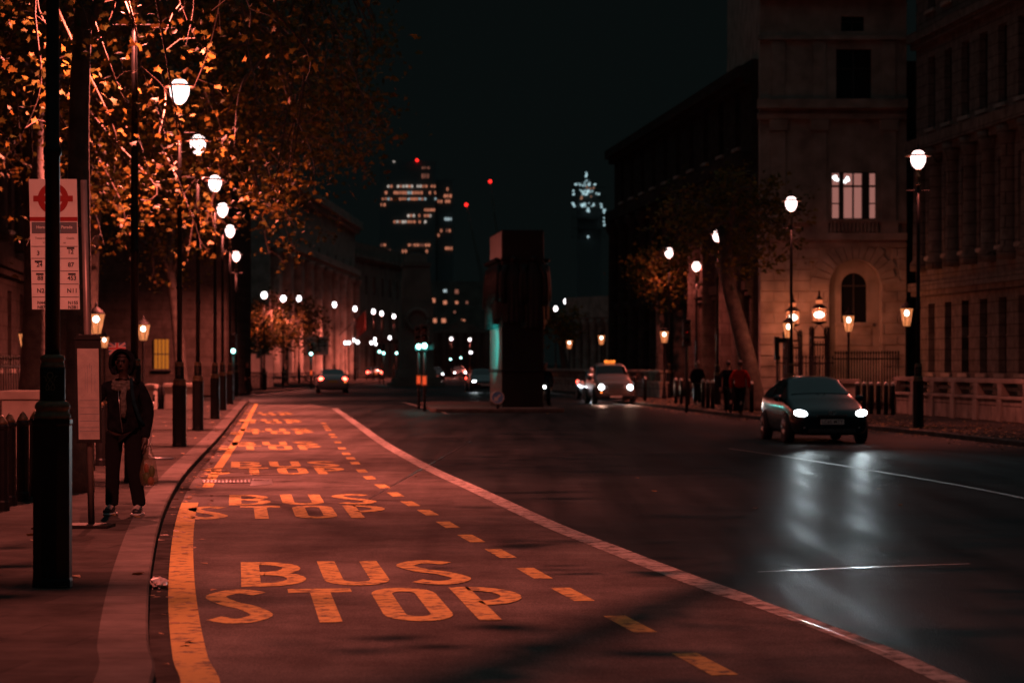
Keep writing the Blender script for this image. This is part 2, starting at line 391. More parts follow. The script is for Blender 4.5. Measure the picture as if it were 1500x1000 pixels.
kerb_and_pavement(kerbF, 1, lambda p: -70.5, 'kerb', 'pavement')
# gutter grime along the left kerb, inside the yellow line
gl = [p for p in kerbL if p[1] < 108]
tag(strip(gl, offset_line(gl, -.14), .012).build('gutter', M['gutter']), kind='structure')
# traffic island under the monument
isl = [(-2.75, 87.0), (1.65, 87.0), (1.9, 87.6), (.8, 103), (.2, 104), (-3.4, 104), (-3.9, 103), (-2.95, 87.6)]
ti = MB().prism(isl, 0, .14).build('traffic_island', M['kerb'], bevel=.03); tag(ti, kind='structure')

# ---- painted markings: parts of the road and of the bus lane
Z1 = .008
wl = [gr(a, b)[:2] for a, b in [(490, 598), (524, 622), (560, 648), (620, 682), (700, 719), (800, 766), (900, 806), (1000, 845), (1130, 892), (1280, 948), (1385, 995)]] + [(2.75, 10.5), (3.4, 6), (4.2, 0)]
wl = [tuple(p) for p in catmull([Vector(p) for p in wl], 5)]
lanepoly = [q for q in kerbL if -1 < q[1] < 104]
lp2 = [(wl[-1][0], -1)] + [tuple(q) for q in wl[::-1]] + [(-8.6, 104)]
lane = MB().sheet([(x - .02, y) for x, y in lanepoly] + lp2[::-1], .004).build('lit_bus_lane', M['lane']); tag(lane, kind='structure')  # separate lighter sheet paints in the lamplight on this side
yl = offset_line([p for p in kerbL if p[1] < 31.2], -.235)
wy = [.24 if p[1] < 14 else .225 for p in yl]
MB().ribbon(yl, wy, Z1).build('yellow_line', M['yellow'], lane)
yl2 = offset_line([p for p in kerbL if 33.5 < p[1] < 107], -.40)
MB().ribbon(yl2, .15, Z1).build('yellow_line', M['yellow'], lane)
MB().ribbon(wl, [.24 if p[1] > 18 else .17 for p in wl], Z1).build('solid_line', M['white'], road)
m = MB()
dpx = [(1031, 973), (922, 914.5), (838, 871), (782, 840), (733, 811), (690, 789), (656, 769), (626.5, 751), (601, 738), (579, 724.5), (560, 712.5)]
dp = [gr(a, b) for a, b in dpx]
extra = [(545, 703), (530, 690), (517, 675), (504, 661), (492, 644), (481, 630), (474, 620)]
ex = catmull([dp[-1]] + [gr(a, b) for a, b in extra], 4)
last = dp[-1]; pts = list(dp)
acc = 0
for a, b in zip(ex, ex[1:]):
    acc += (b - a).length
    if acc > 2.05: pts.append(b); acc = 0
ln0 = dp[0] + (dp[0] - dp[1]); pts = [ln0 + (dp[0] - dp[1]), ln0] + pts
for i, p in enumerate(pts):
    q = pts[min(i + 1, len(pts) - 1)] - pts[max(i - 1, 0)]; q.normalize()
    a, b = p - q * .52, p + q * .52
    m.ribbon([a[:2], b[:2]], .155, Z1)
m.build('broken_line', M['letter'], lane)
MB().ribbon([tuple(p[:2]) for p in catmull([gr(590, 589), gr(620, 597), gr(656, 606)], 4)], .15, Z1).build('thin_white_line', M['white'], road)
MB().ribbon([tuple(p[:2]) for p in catmull([gr(1068, 657), gr(1150, 669), gr(1250, 685), gr(1420, 714), gr(1600, 752)], 4)], .11, Z1).build('thin_white_line', M['old_white'], road)
# stop line across the mouth of the lane
MB().ribbon([gr(375, 590)[:2], gr(590, 590)[:2]], 1.2, .0115).build('cross_line', M['old_white'], road)
# tar seams; one seam and the line edge whitened to paint in headlight glint
M['tar'] = mat('tar_seam', (.02, .02, .02), .3)
M['glint_white'] = mat('painted_headlight_glint', (.5, .5, .5), .22, var=.4, vscale=6)
MB().ribbon([tuple(p[:2]) for p in catmull([gr(1110, 838), gr(1200, 834), gr(1300, 830), gr(1420, 826)], 5)], .04, .006).build('tar_seam', M['glint_white'], road)  # flat strip, its white stands for headlight glint on the seam
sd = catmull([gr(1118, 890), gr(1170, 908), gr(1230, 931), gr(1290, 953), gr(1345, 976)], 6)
MB().tube(sd, [.004 + .010 * math.sin(math.pi * i / (len(sd) - 1)) for i in range(len(sd))], 6).build('line_edge_glint', M['glint_white'], road)  # white ridge stands in for headlights grazing the painted line
sm = MB()
for a, b in [((520, 742), (690, 646)), ((540, 706), (470, 706))]:
    sm.ribbon([gr(*a)[:2], gr(*b)[:2]], .03, .0065)
sm.build('tar_seam', M['tar'], road)

# ---- BUS STOP lettering
def letter_strokes(ch, w, h, s):
    a = s / 2; x0, x1, y0, y1 = a, w - a, a, h - a; ym = h / 2; r = min(w, h) * .42
    def arc(cx, cy, rx, ry, t0, t1, n=10):
        return [(cx + rx * math.cos(R(t0 + (t1 - t0) * i / n)), cy + ry * math.sin(R(t0 + (t1 - t0) * i / n))) for i in range(n + 1)]
    if ch == 'T': return [[(0, y1), (w, y1)], [(w / 2, y1 - a), (w / 2, 0)]]
    if ch == 'U':
        rr_ = (x1 - x0) / 2
        return [[(x0, h), (x0, y0 + rr_)] + arc(w / 2, y0 + rr_, rr_, rr_, 180, 360)[1:] + [(x1, h)]]
    if ch == 'O':
        rr_ = (x1 - x0) / 2
        return [('c', arc(w / 2, y1 - rr_, rr_, rr_, 0, 180) + arc(w / 2, y0 + rr_, rr_, rr_, 180, 360))]
    if ch == 'P':
        q = (y1 - ym + a * .3) / 2; cy = y1 - q
        return [[(x0, 0), (x0, h)], [(x0 + a, y1), (x1 - q, y1)] + arc(x1 - q, cy, q, q, 90, -90) + [(x0 + a, cy - q)]]
    if ch == 'B':
        q = (y1 - ym) / 2; cy = y1 - q; q2 = (ym - y0) / 2; c2 = y0 + q2
        return [[(x0, 0), (x0, h)], [(x0 + a, y1), (x1 - q - .02, y1)] + arc(x1 - q - .02, cy, q, q, 90, -90) + [(x0 + a, ym)],
                [(x0 + a, ym), (x1 - q2, ym)] + arc(x1 - q2, c2, q2, q2, 90, -90) + [(x0 + a, y0)]]
    if ch == 'S':
        c = [(x1, y1 - .10), (x1 - .10, y1 - .015), (w / 2, y1), (x0 + .08, y1 - .05), (x0, y1 - .21), (x0 + .10, ym + .08), (w / 2, ym), (x1 - .10, ym - .08), (x1, y0 + .21), (x1 - .08, y0 + .05), (w / 2, y0), (x0 + .10, y0 + .015), (x0, y0 + .10)]
        return [[tuple(p) for p in catmull([Vector(q) for q in c], 5)]]
def word(mb, txt, cx, cy, width, height, ang):
    n = len(txt); gap = .14; lw = (width - gap * (n - 1)) / n; hh = height / 2.0
    ca, sa = math.cos(ang), math.sin(ang); z = Z1
    for i, ch in enumerate(txt):
        ox = -width / 2 + i * (lw + gap)
        for st in letter_strokes(ch, lw, hh, .155):
            closed = st[0] == 'c'; pts = st[1] if closed else st
            t = MB().ribbon(pts, .155, 0, closed)
            vs = []
            for (x, y, _) in t.v:
                X, Y = x + ox, y * 2.0 - height / 2
                vs.append((cx + X * ca - Y * sa, cy + X * sa + Y * ca, z))
            mb.add(vs, t.f); z += .0006
ang = math.atan(.1145)
for k in range(7):
    cy0 = 20.15 + 10.9 * k
    cx0 = -1.33 - .1145 * (cy0 - 20.15) - (.35 if k in (1, 2, 3) else (.15 if k > 3 else 0))
    mb = MB()
    word(mb, 'BUS', cx0 + (.22 if k else 0), cy0, 1.86, 2.35, ang)
    word(mb, 'STOP', cx0 + .28, cy0 - 2.62, 2.36, 2.45, ang)
    mb.build('bus_stop_lettering', M['letter'], lane)

# ---------------------------------------------------------------- street lamps
def point_light(name, parent, loc, power, col=SODIUM, radius=.13):
    l = bpy.data.lights.new(name, 'POINT'); l.energy = power; l.color = col; l.shadow_soft_size = radius
    o = bpy.data.objects.new(name, l); COL.objects.link(o); o.location = loc
    o.parent = parent; return o
def down_light(parent, power, side=1):
    l = bpy.data.lights.new('lamp_downlight', 'SPOT'); l.energy = power; l.color = SODIUM; l.spot_size = R(150); l.spot_blend = .95; l.shadow_soft_size = .06
    o = bpy.data.objects.new('lamp_downlight', l); COL.objects.link(o); o.location = (0, 0, 7.29); o.rotation_euler = (0, R(8 * side), 0); o.parent = parent; return o
LAMP_W = 31000.0
M['brim'] = mat('red_brown_enamel', (.30, .16, .10), .5)
def lamp_proto(emblem, glow='globe', power=LAMP_W, ornate=True):
    """7.2 m cast-iron street lamp, globe centre at 7.2"""
    r = thing('street_lamp', 'x', 'street lamp', group='tall street lamps along both kerbs')
    b = MB(); c8 = math.pi / 8
    b.lathe([(.150, 0), (.150, .05), (.145, .07), (.145, 1.20), (.150, 1.215), (.150, 1.245)], 8, rot=c8, smooth=False)
    b.build('base', M['black'], r)
    MB().lathe([(.130, 1.245), (.135, 1.26), (.135, 1.28), (.122, 1.295), (.122, 1.32), (.130, 1.33), (.130, 1.35), (.115, 1.375), (.098, 1.385)], 24).build('ring', M['gilt'], r)
    MB().lathe([(.096, 1.385), (.094, 1.40), (.094, 1.62), (.088, 1.64)], 24).build('drum', M['black'], r)
    MB().lathe([(.088, 1.63), (.092, 1.65), (.084, 1.66), (.084, 1.68), (.092, 1.69), (.088, 1.715), (.060, 1.73)], 24).build('ring', M['gilt'], r)
    s = MB().lathe([(.056, 1.72), (.054, 3.2), (.068, 3.22), (.068, 3.26), (.052, 3.28), (.047, 5.2), (.040, 6.55)], 20)
    s.build('shaft', M['black'], r)
    MB().lathe([(.040, 6.50), (.075, 6.53), (.075, 6.56), (.045, 6.60), (.042, 6.72), (.070, 6.77), (.050, 6.82), (.042, 6.88), (.055, 6.95), (.058, 6.99), (.05, 7.0)], 16).build('collar', M['gilt'], r)
    if ornate: MB().tube([(-.30, 0, 6.40), (.30, 0, 6.40)], .016, 8).build('ladder_bar', M['black'], r)
    MB().lathe([(.055, 6.99), (.13, 7.06), (.185, 7.18), (.195, 7.30), (.17, 7.40), (.11, 7.47), (.02, 7.5)], 18).build('lamp_globe', M[glow], r)
    MB().lathe([(.02, 7.385), (.18, 7.365), (.33, 7.325), (.345, 7.345), (.33, 7.365), (.19, 7.395), (.03, 7.41)], 24).build('lamp_brim', M['brim'], r)
    MB().lathe([(.05, 7.49), (.055, 7.53), (.02, 7.56), (.025, 7.62), (.005, 7.70)], 10).build('finial', M['black'], r)
    if emblem:
        e = MB(); rr_ = .0965
        def wrap(pts):
            return [(rr_ * math.sin(x / rr_), -rr_ * math.cos(x / rr_), z) for x, z in pts]
        e.tube(wrap([(.022 * math.cos(t), 1.573 + .022 * math.sin(t)) for t in np.linspace(-1.0, 4.14, 14)]), .0035, 6)
        e.tube(wrap([(.012, 1.555), (-.004, 1.535), (-.026, 1.508), (-.034, 1.482), (-.026, 1.462), (-.010, 1.466), (-.008, 1.49), (-.02, 1.51)]), .0035, 6)
        e.tube(wrap([(-.012, 1.555), (.004, 1.535), (.026, 1.508), (.034, 1.482), (.026, 1.462), (.010, 1.466), (.008, 1.49), (.02, 1.51)]), .0035, 6)
        e.tube(wrap([(-.055, 1.572), (-.035, 1.558), (-.028, 1.53)]), .003, 6); e.tube(wrap([(.055, 1.572), (.035, 1.558), (.028, 1.53)]), .003, 6)
        e.build('emblem', M['gilt'], r)
    if power:
        point_light('lamp_light', r, (0, 0, 7.275), power * .017, radius=.06); down_light(r, power)
    return r
lampA = lamp_proto(True)
far_lamp = lamp_proto(False, 'globe_far', 0, False)
LZ = KZ - .004
def lamp_at(proto, px, topy, d, label, hz=7.26, first=False, z0=LZ):
    p = at(px, topy, d); s = (p.z - z0) / hz
    if first: proto.location = (p.x, d, z0); proto.scale = (1, 1, s); proto['label'] = label; return proto
    return recopy(proto, (p.x, d, z0), 0, label, (1, 1, s))
def top7(d): return HY - (7.2 + LZ - CH) / d * F
left = [(77, top7(17.8), 17.8, 'nearest black street lamp post with an emblem drum, on the left pavement'),
        (197, top7(33.5), 33.5, 'black street lamp post rising right behind the standing man'),
        (263, 133, 48, 'street lamp whose white globe glows highest among the orange leaves'),
        (290, 211, 60, 'street lamp with its globe half hidden by leaves, second glow down the left row'),
        (315, 268, 72.5, 'street lamp of the left row with globe just below the leaf canopy, third glow down'),
        (326, 307, 86, 'street lamp of the left row, fourth glow down, right under the hanging leaves'),
        (337, 338, 99, 'street lamp of the left row, fifth glow down, clear of the leaves'),
        (346, 375, 122, 'lowest and farthest glow of the left street lamp row'),
        (283, 392, 133, 'street lamp glowing low and alone left of the left lamp row')]
for i, (px, ty, d, lb) in enumerate(left):
    o = lamp_at(lampA, px, ty, d, lb, first=(i == 0))
for c in lampA.children:
    if c.type == 'LIGHT': c.data = c.data.copy(); c.data.energy *= .37
right = [(1345, 233, 62.5, 'nearest street lamp on the right pavement, before the stone balustrade'),
         (1159, 298, 80.5, 'street lamp on the right rising just behind the dark hatchback'),
         (1051, 345, 98, 'street lamp on the right beside the leaning tree trunk and bollards'),
         (980, 370, 117, 'street lamp on the right standing in front of the slimmer orange tree'),
         (1020, 390, 108, 'street lamp glowing through leaves between the two right-hand trees')]
for px, ty, d, lb in right:
    o = lamp_at(lampA, px, ty, d, lb)
    for c in o.children:
        if 'downlight' in c.name: c.rotation_euler[1] = R(-10)
        if c.type == 'LIGHT': c.data = c.data.copy(); c.data.energy *= (2.4 if px < 1100 else .40) if 'down' not in c.name else .32
farl = [(387, 432, 150, 'far street lamp by the white hoarding, left of the dim leaves'),
        (415, 437, 165, 'small far lamp glow over the dim trees, left of a twin'), (438, 437, 206, 'small far lamp glow over the dim trees, right of a twin'),
        (490, 446, 223, 'far street lamp left in the descending string of five, largest glow'), (520, 452, 240, 'far street lamp second in the descending string of five'),
        (547, 456, 252, 'far street lamp third in the descending string of five'), (559, 459, 262, 'far street lamp fourth in the descending string of five'),
        (577, 463, 270, 'far street lamp fifth in the string, close beside the pale stone pylon'), (576, 475, 335, 'faint far lamp under the last of the string of five'),
        (829, 441, 211, 'far street lamp topmost of the three over the small orange tree'), (814, 452, 240, 'far street lamp left of the three over the small orange tree'),
        (832, 458, 256, 'far street lamp lowest of the three over the small orange tree'), (661, 496, 300, 'far lamp left of two before the dim portico'), (688, 497, 305, 'far lamp right of two before the dim portico')]
for i, (px, ty, d, lb) in enumerate(farl):
    o = lamp_at(far_lamp, px, ty, d, lb, first=(i == 0)); o['group'] = 'far street lamps down the street'
    k_ = LAMP_W * (.26 if i in (0, 3, 4, 5, 6, 7, 9) else .13); point_light('lamp_light', o, (0, 0, 7.275), k_ * .05, radius=.06); down_light(o, k_)

# lantern posts: glass tapered lantern on a slim post
def lantern_proto(power=110):
    r = thing('lantern_post', 'x', 'lantern', group='low tapered lanterns')
    MB().lathe([(.13, 0), (.13, .12), (.09, .18), (.075, .5), (.05, .6), (.042, 2.3), (.06, 2.34), (.04, 2.4), (.07, 2.46)], 12).build('post', M['iron'], r)
    MB().lathe([(.11, 2.47), (.12, 2.49), (.21, 2.95), (.20, 2.96)], 6, smooth=False).build('lantern_glass', M['lantern'], r)
    fr = MB()
    for k in range(6):
        a = k * math.pi / 3; fr.tube([(.118 * math.cos(a), .118 * math.sin(a), 2.48), (.212 * math.cos(a), .212 * math.sin(a), 2.96)], .010, 5)
    fr.lathe([(.22, 2.955), (.22, 2.975), (.13, 3.06), (.06, 3.12), (.03, 3.14), (.035, 3.18), (.005, 3.27)], 12)
    fr.build('lantern_frame', M['iron'], r)
    MB().ball((0, 0, 2.83), .085, 10, 7).build('mantle', M['mantle'], r)
    if power: point_light('lantern_light', r, (0, 0, 2.66), power, (1, .24, .12), .05)
    return r
lan = lantern_proto()
lans = [(141, 468, 58, 'largest lantern glow beside the bus timetable case'), (210, 482, 74, 'lantern glow right of the standing man and above his bag'),
        (38, 495, 66, 'leftmost lantern glow, beyond the pale stone block'), (153, 498, 108, 'smallest lantern glow just over the standing man'),
        (1243, 469, 86, 'lantern standing before the arched window on the right'), (1328, 459, 80, 'lantern at the end pier of the stone balustrade'),
        (1155, 479, 84, 'lantern low against the post behind the dark hatchback'), (973, 490, 114, 'lantern glow by the trunk of the slim orange tree'),
        (881, 495, 150, 'left lantern of the pair before the pale portico'), (896, 494, 152, 'right lantern of the pair before the pale portico'),
        (834, 502, 160, 'lantern glow low by the small orange tree trunk')]
for i, (px, py, d, lb) in enumerate(lans):
    p = at(px, py, d); z0 = LZ
    o = lan if i == 0 else copy_tree(lan)
    o.location = (p.x, d, z0); o.scale = (1, 1, (p.z - z0) / 2.82); o['label'] = lb

fl3 = thing('globe_lantern', 'x', 'lantern', group='far low globe lanterns')
MB().lathe([(.10, 0), (.06, .4), (.045, 3.4), (.08, 3.5)], 8).build('post', M['iron'], fl3)
MB().ball((0, 0, 3.68), .17, 10, 7).build('globe', M['globe_far'], fl3)
fls = [(506, 502, 262, 'left of a touching pair'), (511, 502, 262, 'right of a touching pair'), (519, 498, 275, 'third from the left, just above the touching pair'), (524, 501, 275, 'small one right of the touching pair'), (549, 497, 290, 'upper one over the first green signals'), (544, 502, 290, 'left one over the first green signals'),
       (550, 503.5, 295, 'lower right one over the first green signals'), (571, 494.5, 300, 'single one left of the pylon'), (397, 462, 262, 'left of three in a bunch before the dim tree'), (400.5, 461, 262, 'middle of three in a bunch before the dim tree'), (404, 461, 262, 'right of three in a bunch before the dim tree'), (689.5, 516, 280, 'single one left of the monument')]
for i, (px, py, d, lb) in enumerate(fls):
    p_ = at(px, py, d); o = fl3 if i == 0 else copy_tree(fl3); o.location = (p_.x, d, 0); o.scale = (1, 1, p_.z / 3.68); o['label'] = 'far globe lantern, ' + lb

# ---------------------------------------------------------------- bus stop
M['sign_white'] = mat('sign_white_enamel', (.50, .48, .45), .35, var=.1, vscale=5)
M['sign_red'] = mat('sign_red_enamel', (.22, .012, .012), .35)
M['sign_grey'] = mat('sign_dark_panel', (.085, .09, .10), .4)
M['ink'] = mat('black_lettering', (.012, .012, .014), .5)
M['post_grey'] = mat('grey_painted_steel', (.16, .13, .12), .4, metal=.3, var=.2, vscale=9)
def text_mesh(name, body, size, matl, parent, M4, align='CENTER', ext=.0, bold=0.0):
    cu = bpy.data.curves.new(name, 'FONT'); cu.body = body; cu.size = size; cu.align_x = align; cu.align_y = 'CENTER'; cu.extrude = ext; cu.offset = bold
    cu.resolution_u = 3
    o = bpy.data.objects.new(name, cu); COL.objects.link(o)
    dg = bpy.context.evaluated_depsgraph_get(); me = bpy.data.meshes.new_from_object(o.evaluated_get(dg))
    bpy.data.objects.remove(o); bpy.data.curves.remove(cu)
    me.transform(M4); me.name = name
    return obj_from(name, me, matl, parent)
FACE = Matrix.Rotation(R(90), 4, 'X')          # text in XZ plane facing -Y
bd = 24.3
bp = at(131, 533, bd).x
bs = thing('bus_stop', 'bus stop pole with a white flag panel, red ring emblem and a lower timetable case', 'bus stop', (bp, bd, KZ - .003))
zz = KZ - .003
PX = bd / F
def loc(px, py): return (px - 750) * PX - bp, CH - (py - HY) * PX - zz
x0, zt = loc(122.5, 264); x1, _ = loc(134, 770)
MB().tube([(x1, 0, .02), (x1 * .5 + x0 * .5, 0, 1.8), (x0, 0, zt)], .034, 14).build('pole', M['post_grey'], bs)
MB().prism([(x1 - .20, -.22), (x1 + .20, -.22), (x1 + .22, .16), (x1 - .22, .16)], 0, .035).build('base_plate', M['iron'], bs, bevel=.01)
fx0, fzt = loc(42.5, 262.5); fx1, fzb = loc(112.5, 453); fx1b, _ = loc(117, 453); fx0b, _ = loc(47.5, 453)
def fl_(u, v):       # flag panel coordinates (u 0..1 left-right, v 0..1 bottom-top), leaning with the pole
    xl = fx0b + (fx0 - fx0b) * v; xr = fx1b + (fx1 - fx1b) * v
    return xl + (xr - xl) * u, fzb + (fzt - fzb) * v
def panel(mb, u0, u1, v0, v1, y0, y1):
    a, b, c, d = fl_(u0, v0), fl_(u1, v0), fl_(u1, v1), fl_(u0, v1); return mb.prism_xz([a, b, c, d], y0, y1)
flag = panel(MB(), 0, 1, 0, 1, -.012, .012).build('flag_panel', M['sign_white'], bs)
def vy(py): return (453 - py) / (453 - 262.5)
panel(MB(), 0, 1, vy(324), vy(318), -.0145, -.012).build('red_band', M['sign_red'], flag)
panel(MB(), .035, .985, vy(342), vy(325.5), -.0145, -.012).build('name_plate', M['sign_grey'], flag)
ln = MB()
for py in (361, 378.5, 397, 416, 435): panel(ln, .01, .99, vy(py + .5), vy(py - .5), -.0142, -.012)
panel(ln, .497, .503, vy(453), vy(361), -.0140, -.012)
ln.build('divider', M['sign_grey'], flag)
# ring emblem
cxr, czr = fl_(.5, vy(291)); ro, ri = 22.5 * PX, 14.0 * PX
rg = MB(); nn = 40
for k in range(nn):
    a, b = 2 * math.pi * k / nn, 2 * math.pi * (k + 1) / nn
    rg.add([(cxr + ro * math.cos(a), -.0146, czr + ro * math.sin(a)), (cxr + ro * math.cos(b), -.0146, czr + ro * math.sin(b)), (cxr + ri * math.cos(b), -.0146, czr + ri * math.sin(b)), (cxr + ri * math.cos(a), -.0146, czr + ri * math.sin(a))], [(0, 1, 2, 3)])
rg.bbox((cxr - 29 * PX, -.0165, czr - 4.2 * PX), (cxr + 29 * PX, -.0148, czr + 4.2 * PX))
rg.build('ring_emblem', M['sign_red'], flag)
def ftext(nm, s, u, py, hpx, mt, align='CENTER', bold=0.0):
    x, z = fl_(u, vy(py)); size = hpx * PX / .70
    text_mesh(nm, s, size, mt, flag, Matrix.Translation((x, -.0158, z)) @ FACE, align, bold=bold)
ftext('lettering', 'Horse Guards Parade', .51, 333, 4.2, M['sign_white'], bold=.001)
ftext('lettering', 'Towards', .10, 349, 3.0, M['ink'], 'LEFT'); ftext('lettering', 'Castle,', .93, 349, 3.0, M['ink'], 'RIGHT')
ftext('lettering', 'Vic', .26, 355.5, 3.0, M['ink'], 'LEFT'); ftext('lettering', 'or', .75, 355.5, 3.0, M['ink'], 'RIGHT')
for u, s, py in [(.16, '3', 371), (.84, '12', 369), (.18, '24', 388), (.84, '87', 388), (.19, '88', 407.5), (.855, '453', 407.5), (.19, 'N2', 426), (.855, 'N11', 426), (.195, 'N44', 443.5), (.195, 'N87', 450), (.865, 'N155', 443.5), (.865, 'N381', 450)]:
    ftext('route_number', s, u, py, 6.2 if len(s) < 3 or s == '453' or s == 'N11' else 4.6, M['ink'], bold=.0012)
for u, py in [(.16, 383), (.84, 363.5), (.18, 401.5), (.855, 401.5)]: panel(MB(), u - .08, u + .08, vy(py + 1.4), vy(py - 1.4), -.0146, -.012).build('night_tag', M['ink'], flag)
br = MB()
for py in (330, 420):
    xa, za = fl_(1, vy(py)); xb = x0 + (x1 - x0) * (py - 264) / 506
    br.bbox((xa - .01, -.010, za - .02), (xb, .010, za + .02))
br.build('bracket', M['iron'], bs)
# timetable case
tx0, tz1 = loc(111, 498); tx1, tz0 = loc(150.5, 648); tl, _ = loc(114, 648)
tc_ = MB().prism_xz([(tl, tz0), (tx1, tz0), (tx1 - .012, tz1), (tx0, tz1)], -.075, -.036).build('timetable_case', M['iron'], bs, bevel=.006)
MB().prism_xz([(tx0 - .01, tz1), (tx1, tz1), ((tx0 + tx1) / 2 + .10, tz1 + .055), ((tx0 + tx1) / 2 - .10, tz1 + .055)], -.085, -.03).build('case_top', M['iron'], bs, bevel=.006)
M['paper'] = mat('timetable_paper', (.24, .20, .165), .5, var=.25, vscale=9)
ax, az1 = loc(115, 510.5); bx, az0 = loc(148, 643); al, _ = loc(117.5, 643)
MB().prism_xz([(al, az0), (bx, az0), (bx - .012, az1), (ax, az1)], -.079, -.075).build('timetable_sheet', M['paper'], tc_)
rl = MB()
for py in (586, 596.5, 606, 616, 625.5, 631): 
    _, z = loc(0, py); rl.bbox((al + .008, -.0805, z - .003), (bx - .008, -.079, z + .003))
for xx, a, b in [(127, 545, 570), (130, 535, 575), (136, 535, 575), (141, 548, 573), (133, 532, 540)]:
    xq, za = loc(xx, a); _, zb = loc(xx, b); rl.bbox((xq - .0015, -.0803, zb), (xq + .0015, -.079, za))
rl.build('timetable_print', M['sign_grey'], tc_)
M['case_glass'] = mat('case_glass', (.5, .5, .5), .06); M['case_glass'].node_tree.nodes['Principled BSDF'].inputs['Alpha'].default_value = .10
MB().prism_xz([(al, az0), (bx, az0), (bx - .012, az1), (ax, az1)], -.0885, -.0870).build('case_glass', M['case_glass'], tc_)

# ---------------------------------------------------------------- bollards, stone blocks, left pavement furniture
bo = thing('bollard', 'x', 'bollard', group='black ribbed bollards along the left pavement')
MB().lathe([(.088, 0), (.088, .10), (.078, .12), (.074, .90), (.082, .92), (.082, .95), (.07, .97)], 12, smooth=False).build('shaft', M['black'], bo)
MB().lathe([(.072, .97), (.06, 1.0), (.03, 1.05), (.005, 1.075)], 12).build('cap', M['gilt'], bo)
bl = [(3, 27.0), (14, 28.0), (33.5, 28.9), (52, 30.0), (74, 31.2), (92, 32.6), (105, 34.0), (117, 35.6), (131, 37.2), (147, 38.9), (158, 41), (170, 43)]
bw = ['at the very left edge of the picture', 'first whole one from the left edge', 'second whole one from the left edge', 'hidden by the left edge of the near lamp post', 'hidden behind the near lamp post', 'just behind the right edge of the near lamp post', 'just right of the near lamp post', 'below the left edge of the timetable case', 'directly behind the bus stop pole', 'just left of the standing man', "behind the standing man's right leg", 'behind the standing man']
for i, ((px, d), lb) in enumerate(zip(bl, bw)):
    o = bo if i == 0 else copy_tree(bo); o.location = (xat(px, d), d, LZ); o['label'] = 'black ribbed bollard with pointed cap ' + lb
def stone_block(px0, px1, d, ztop, lb, depth=.9):
    xa, xb = xat(px0, d), xat(px1, d); t = thing('stone_block', lb, 'stone block', ((xa + xb) / 2, d + depth / 2, LZ), 0, 'pale stone security blocks')
    wd = xb - xa
    MB().bbox((-wd / 2, -depth / 2, 0), (wd / 2, depth / 2, ztop - .16)).build('block', M['stone_plain'], t, bevel=.02)
    MB().bbox((-wd / 2 - .04, -depth / 2 - .04, ztop - .158), (wd / 2 + .04, depth / 2 + .04, ztop)).build('coping', M['stone_plain'], t, bevel=.03)
stone_block(2, 58, 42, 1.18, 'pale stone block behind the leftmost bollards')
stone_block(213.5, 225, 86, .92, 'short end of a pale stone block, left of the small dark posts')
stone_block(241, 284, 87, .95, 'long pale stone block right of the small dark posts')
sp_ = MB().lathe([(.055, 0), (.055, .80), (.03, .86), (.005, .88)], 10).build('security_post', M['black']); tag(sp_, 'x', 'bollard', 'small dark posts between the stone blocks')
for i, (px, lb) in enumerate([(228.5, 'left'), (233.5, 'middle'), (238, 'right')]):
    o = sp_ if i == 0 else sp_.copy()
    if i: COL.objects.link(o)
    o.location = (xat(px, 88), 88, LZ); o['label'] = f'small dark post between two stone blocks, {lb} of the three'
# sack truck
sk = thing('sack_truck', 'steel sack truck with two upright handles standing beside the man', 'sack truck', (xat(215, 41.5), 41.5, LZ))
fr = MB()
fr.tube([(-.03, 0, 1.08), (-.02, .0, .9), (0, 0, .10), (.06, -.03, .03), (.45, -.10, .02)], .014, 8)
fr.tube([(.10, .15, 1.08), (.09, .15, .9), (.02, .15, .10), (.08, .12, .03), (.46, .06, .02)], .014, 8)
for z in (.25, .6): fr.tube([(-.01, 0, z), (.05, .15, z)], .010, 6)
fr.build('frame', M['chrome'], sk)
MB().prism([(.06, -.09), (.47, -.12), (.48, .10), (.08, .16)], .006, .014).build('toe_plate', M['iron'], sk)
h_ = MB(); h_.tube([(-.03, 0, 1.0), (-.033, 0, 1.12)], .02, 8); h_.tube([(.096, .15, 1.0), (.10, .15, 1.12)], .02, 8); h_.build('grip', M['rubber'], sk)
for yy in (-.05, .20):
    wv = MB(); wv.tube([(-.05, yy - .02, .09), (-.05, yy + .02, .09)], .09, 14); wv.build('wheel', M['rubber'], sk)
# small flag behind the man's head
fd = 40; fp = at(161, 528, fd)
uf = thing('small_flag', 'small red, white and blue flag sticking up behind the standing man', 'flag', (xat(185.5, fd), fd, LZ))
MB().tube([(0, 0, 0), (0, 0, 2.02)], .012, 6).build('flagpole', M['iron'], uf)
M['flag_blue'] = mat('flag_blue', (.008, .010, .03), .8); M['flag_white'] = mat('flag_white', (.16, .16, .16), .8); M['flag_red'] = mat('flag_red', (.14, .01, .01), .8)
W_, H_ = .30, .20
cl = MB(); cl.prism_xz([(-W_, 1.80), (-.012, 1.80), (-.012, 2.0), (-W_, 2.0)], -.004, .004); cl.build('flag_cloth', M['flag_blue'], uf)
cw = MB()
def bar(mb, a, b, wd, y):
    a, b = Vector(a), Vector(b); t = (b - a).normalized(); n = Vector((-t.y, t.x)) * wd / 2
    mb.prism_xz([tuple(a - n), tuple(b - n), tuple(b + n), tuple(a + n)], y, y + .001)
for a, b in [((-.29, 1.81), (-.025, 1.99)), ((-.29, 1.99), (-.025, 1.81))]: bar(cw, a, b, .036, -.0062)
bar(cw, (-.298, 1.9), (-.015, 1.9), .062, -.0072); bar(cw, (-.157, 1.805), (-.157, 1.995), .062, -.0082); cw.build('white_cross', M['flag_white'], uf)
cr = MB()
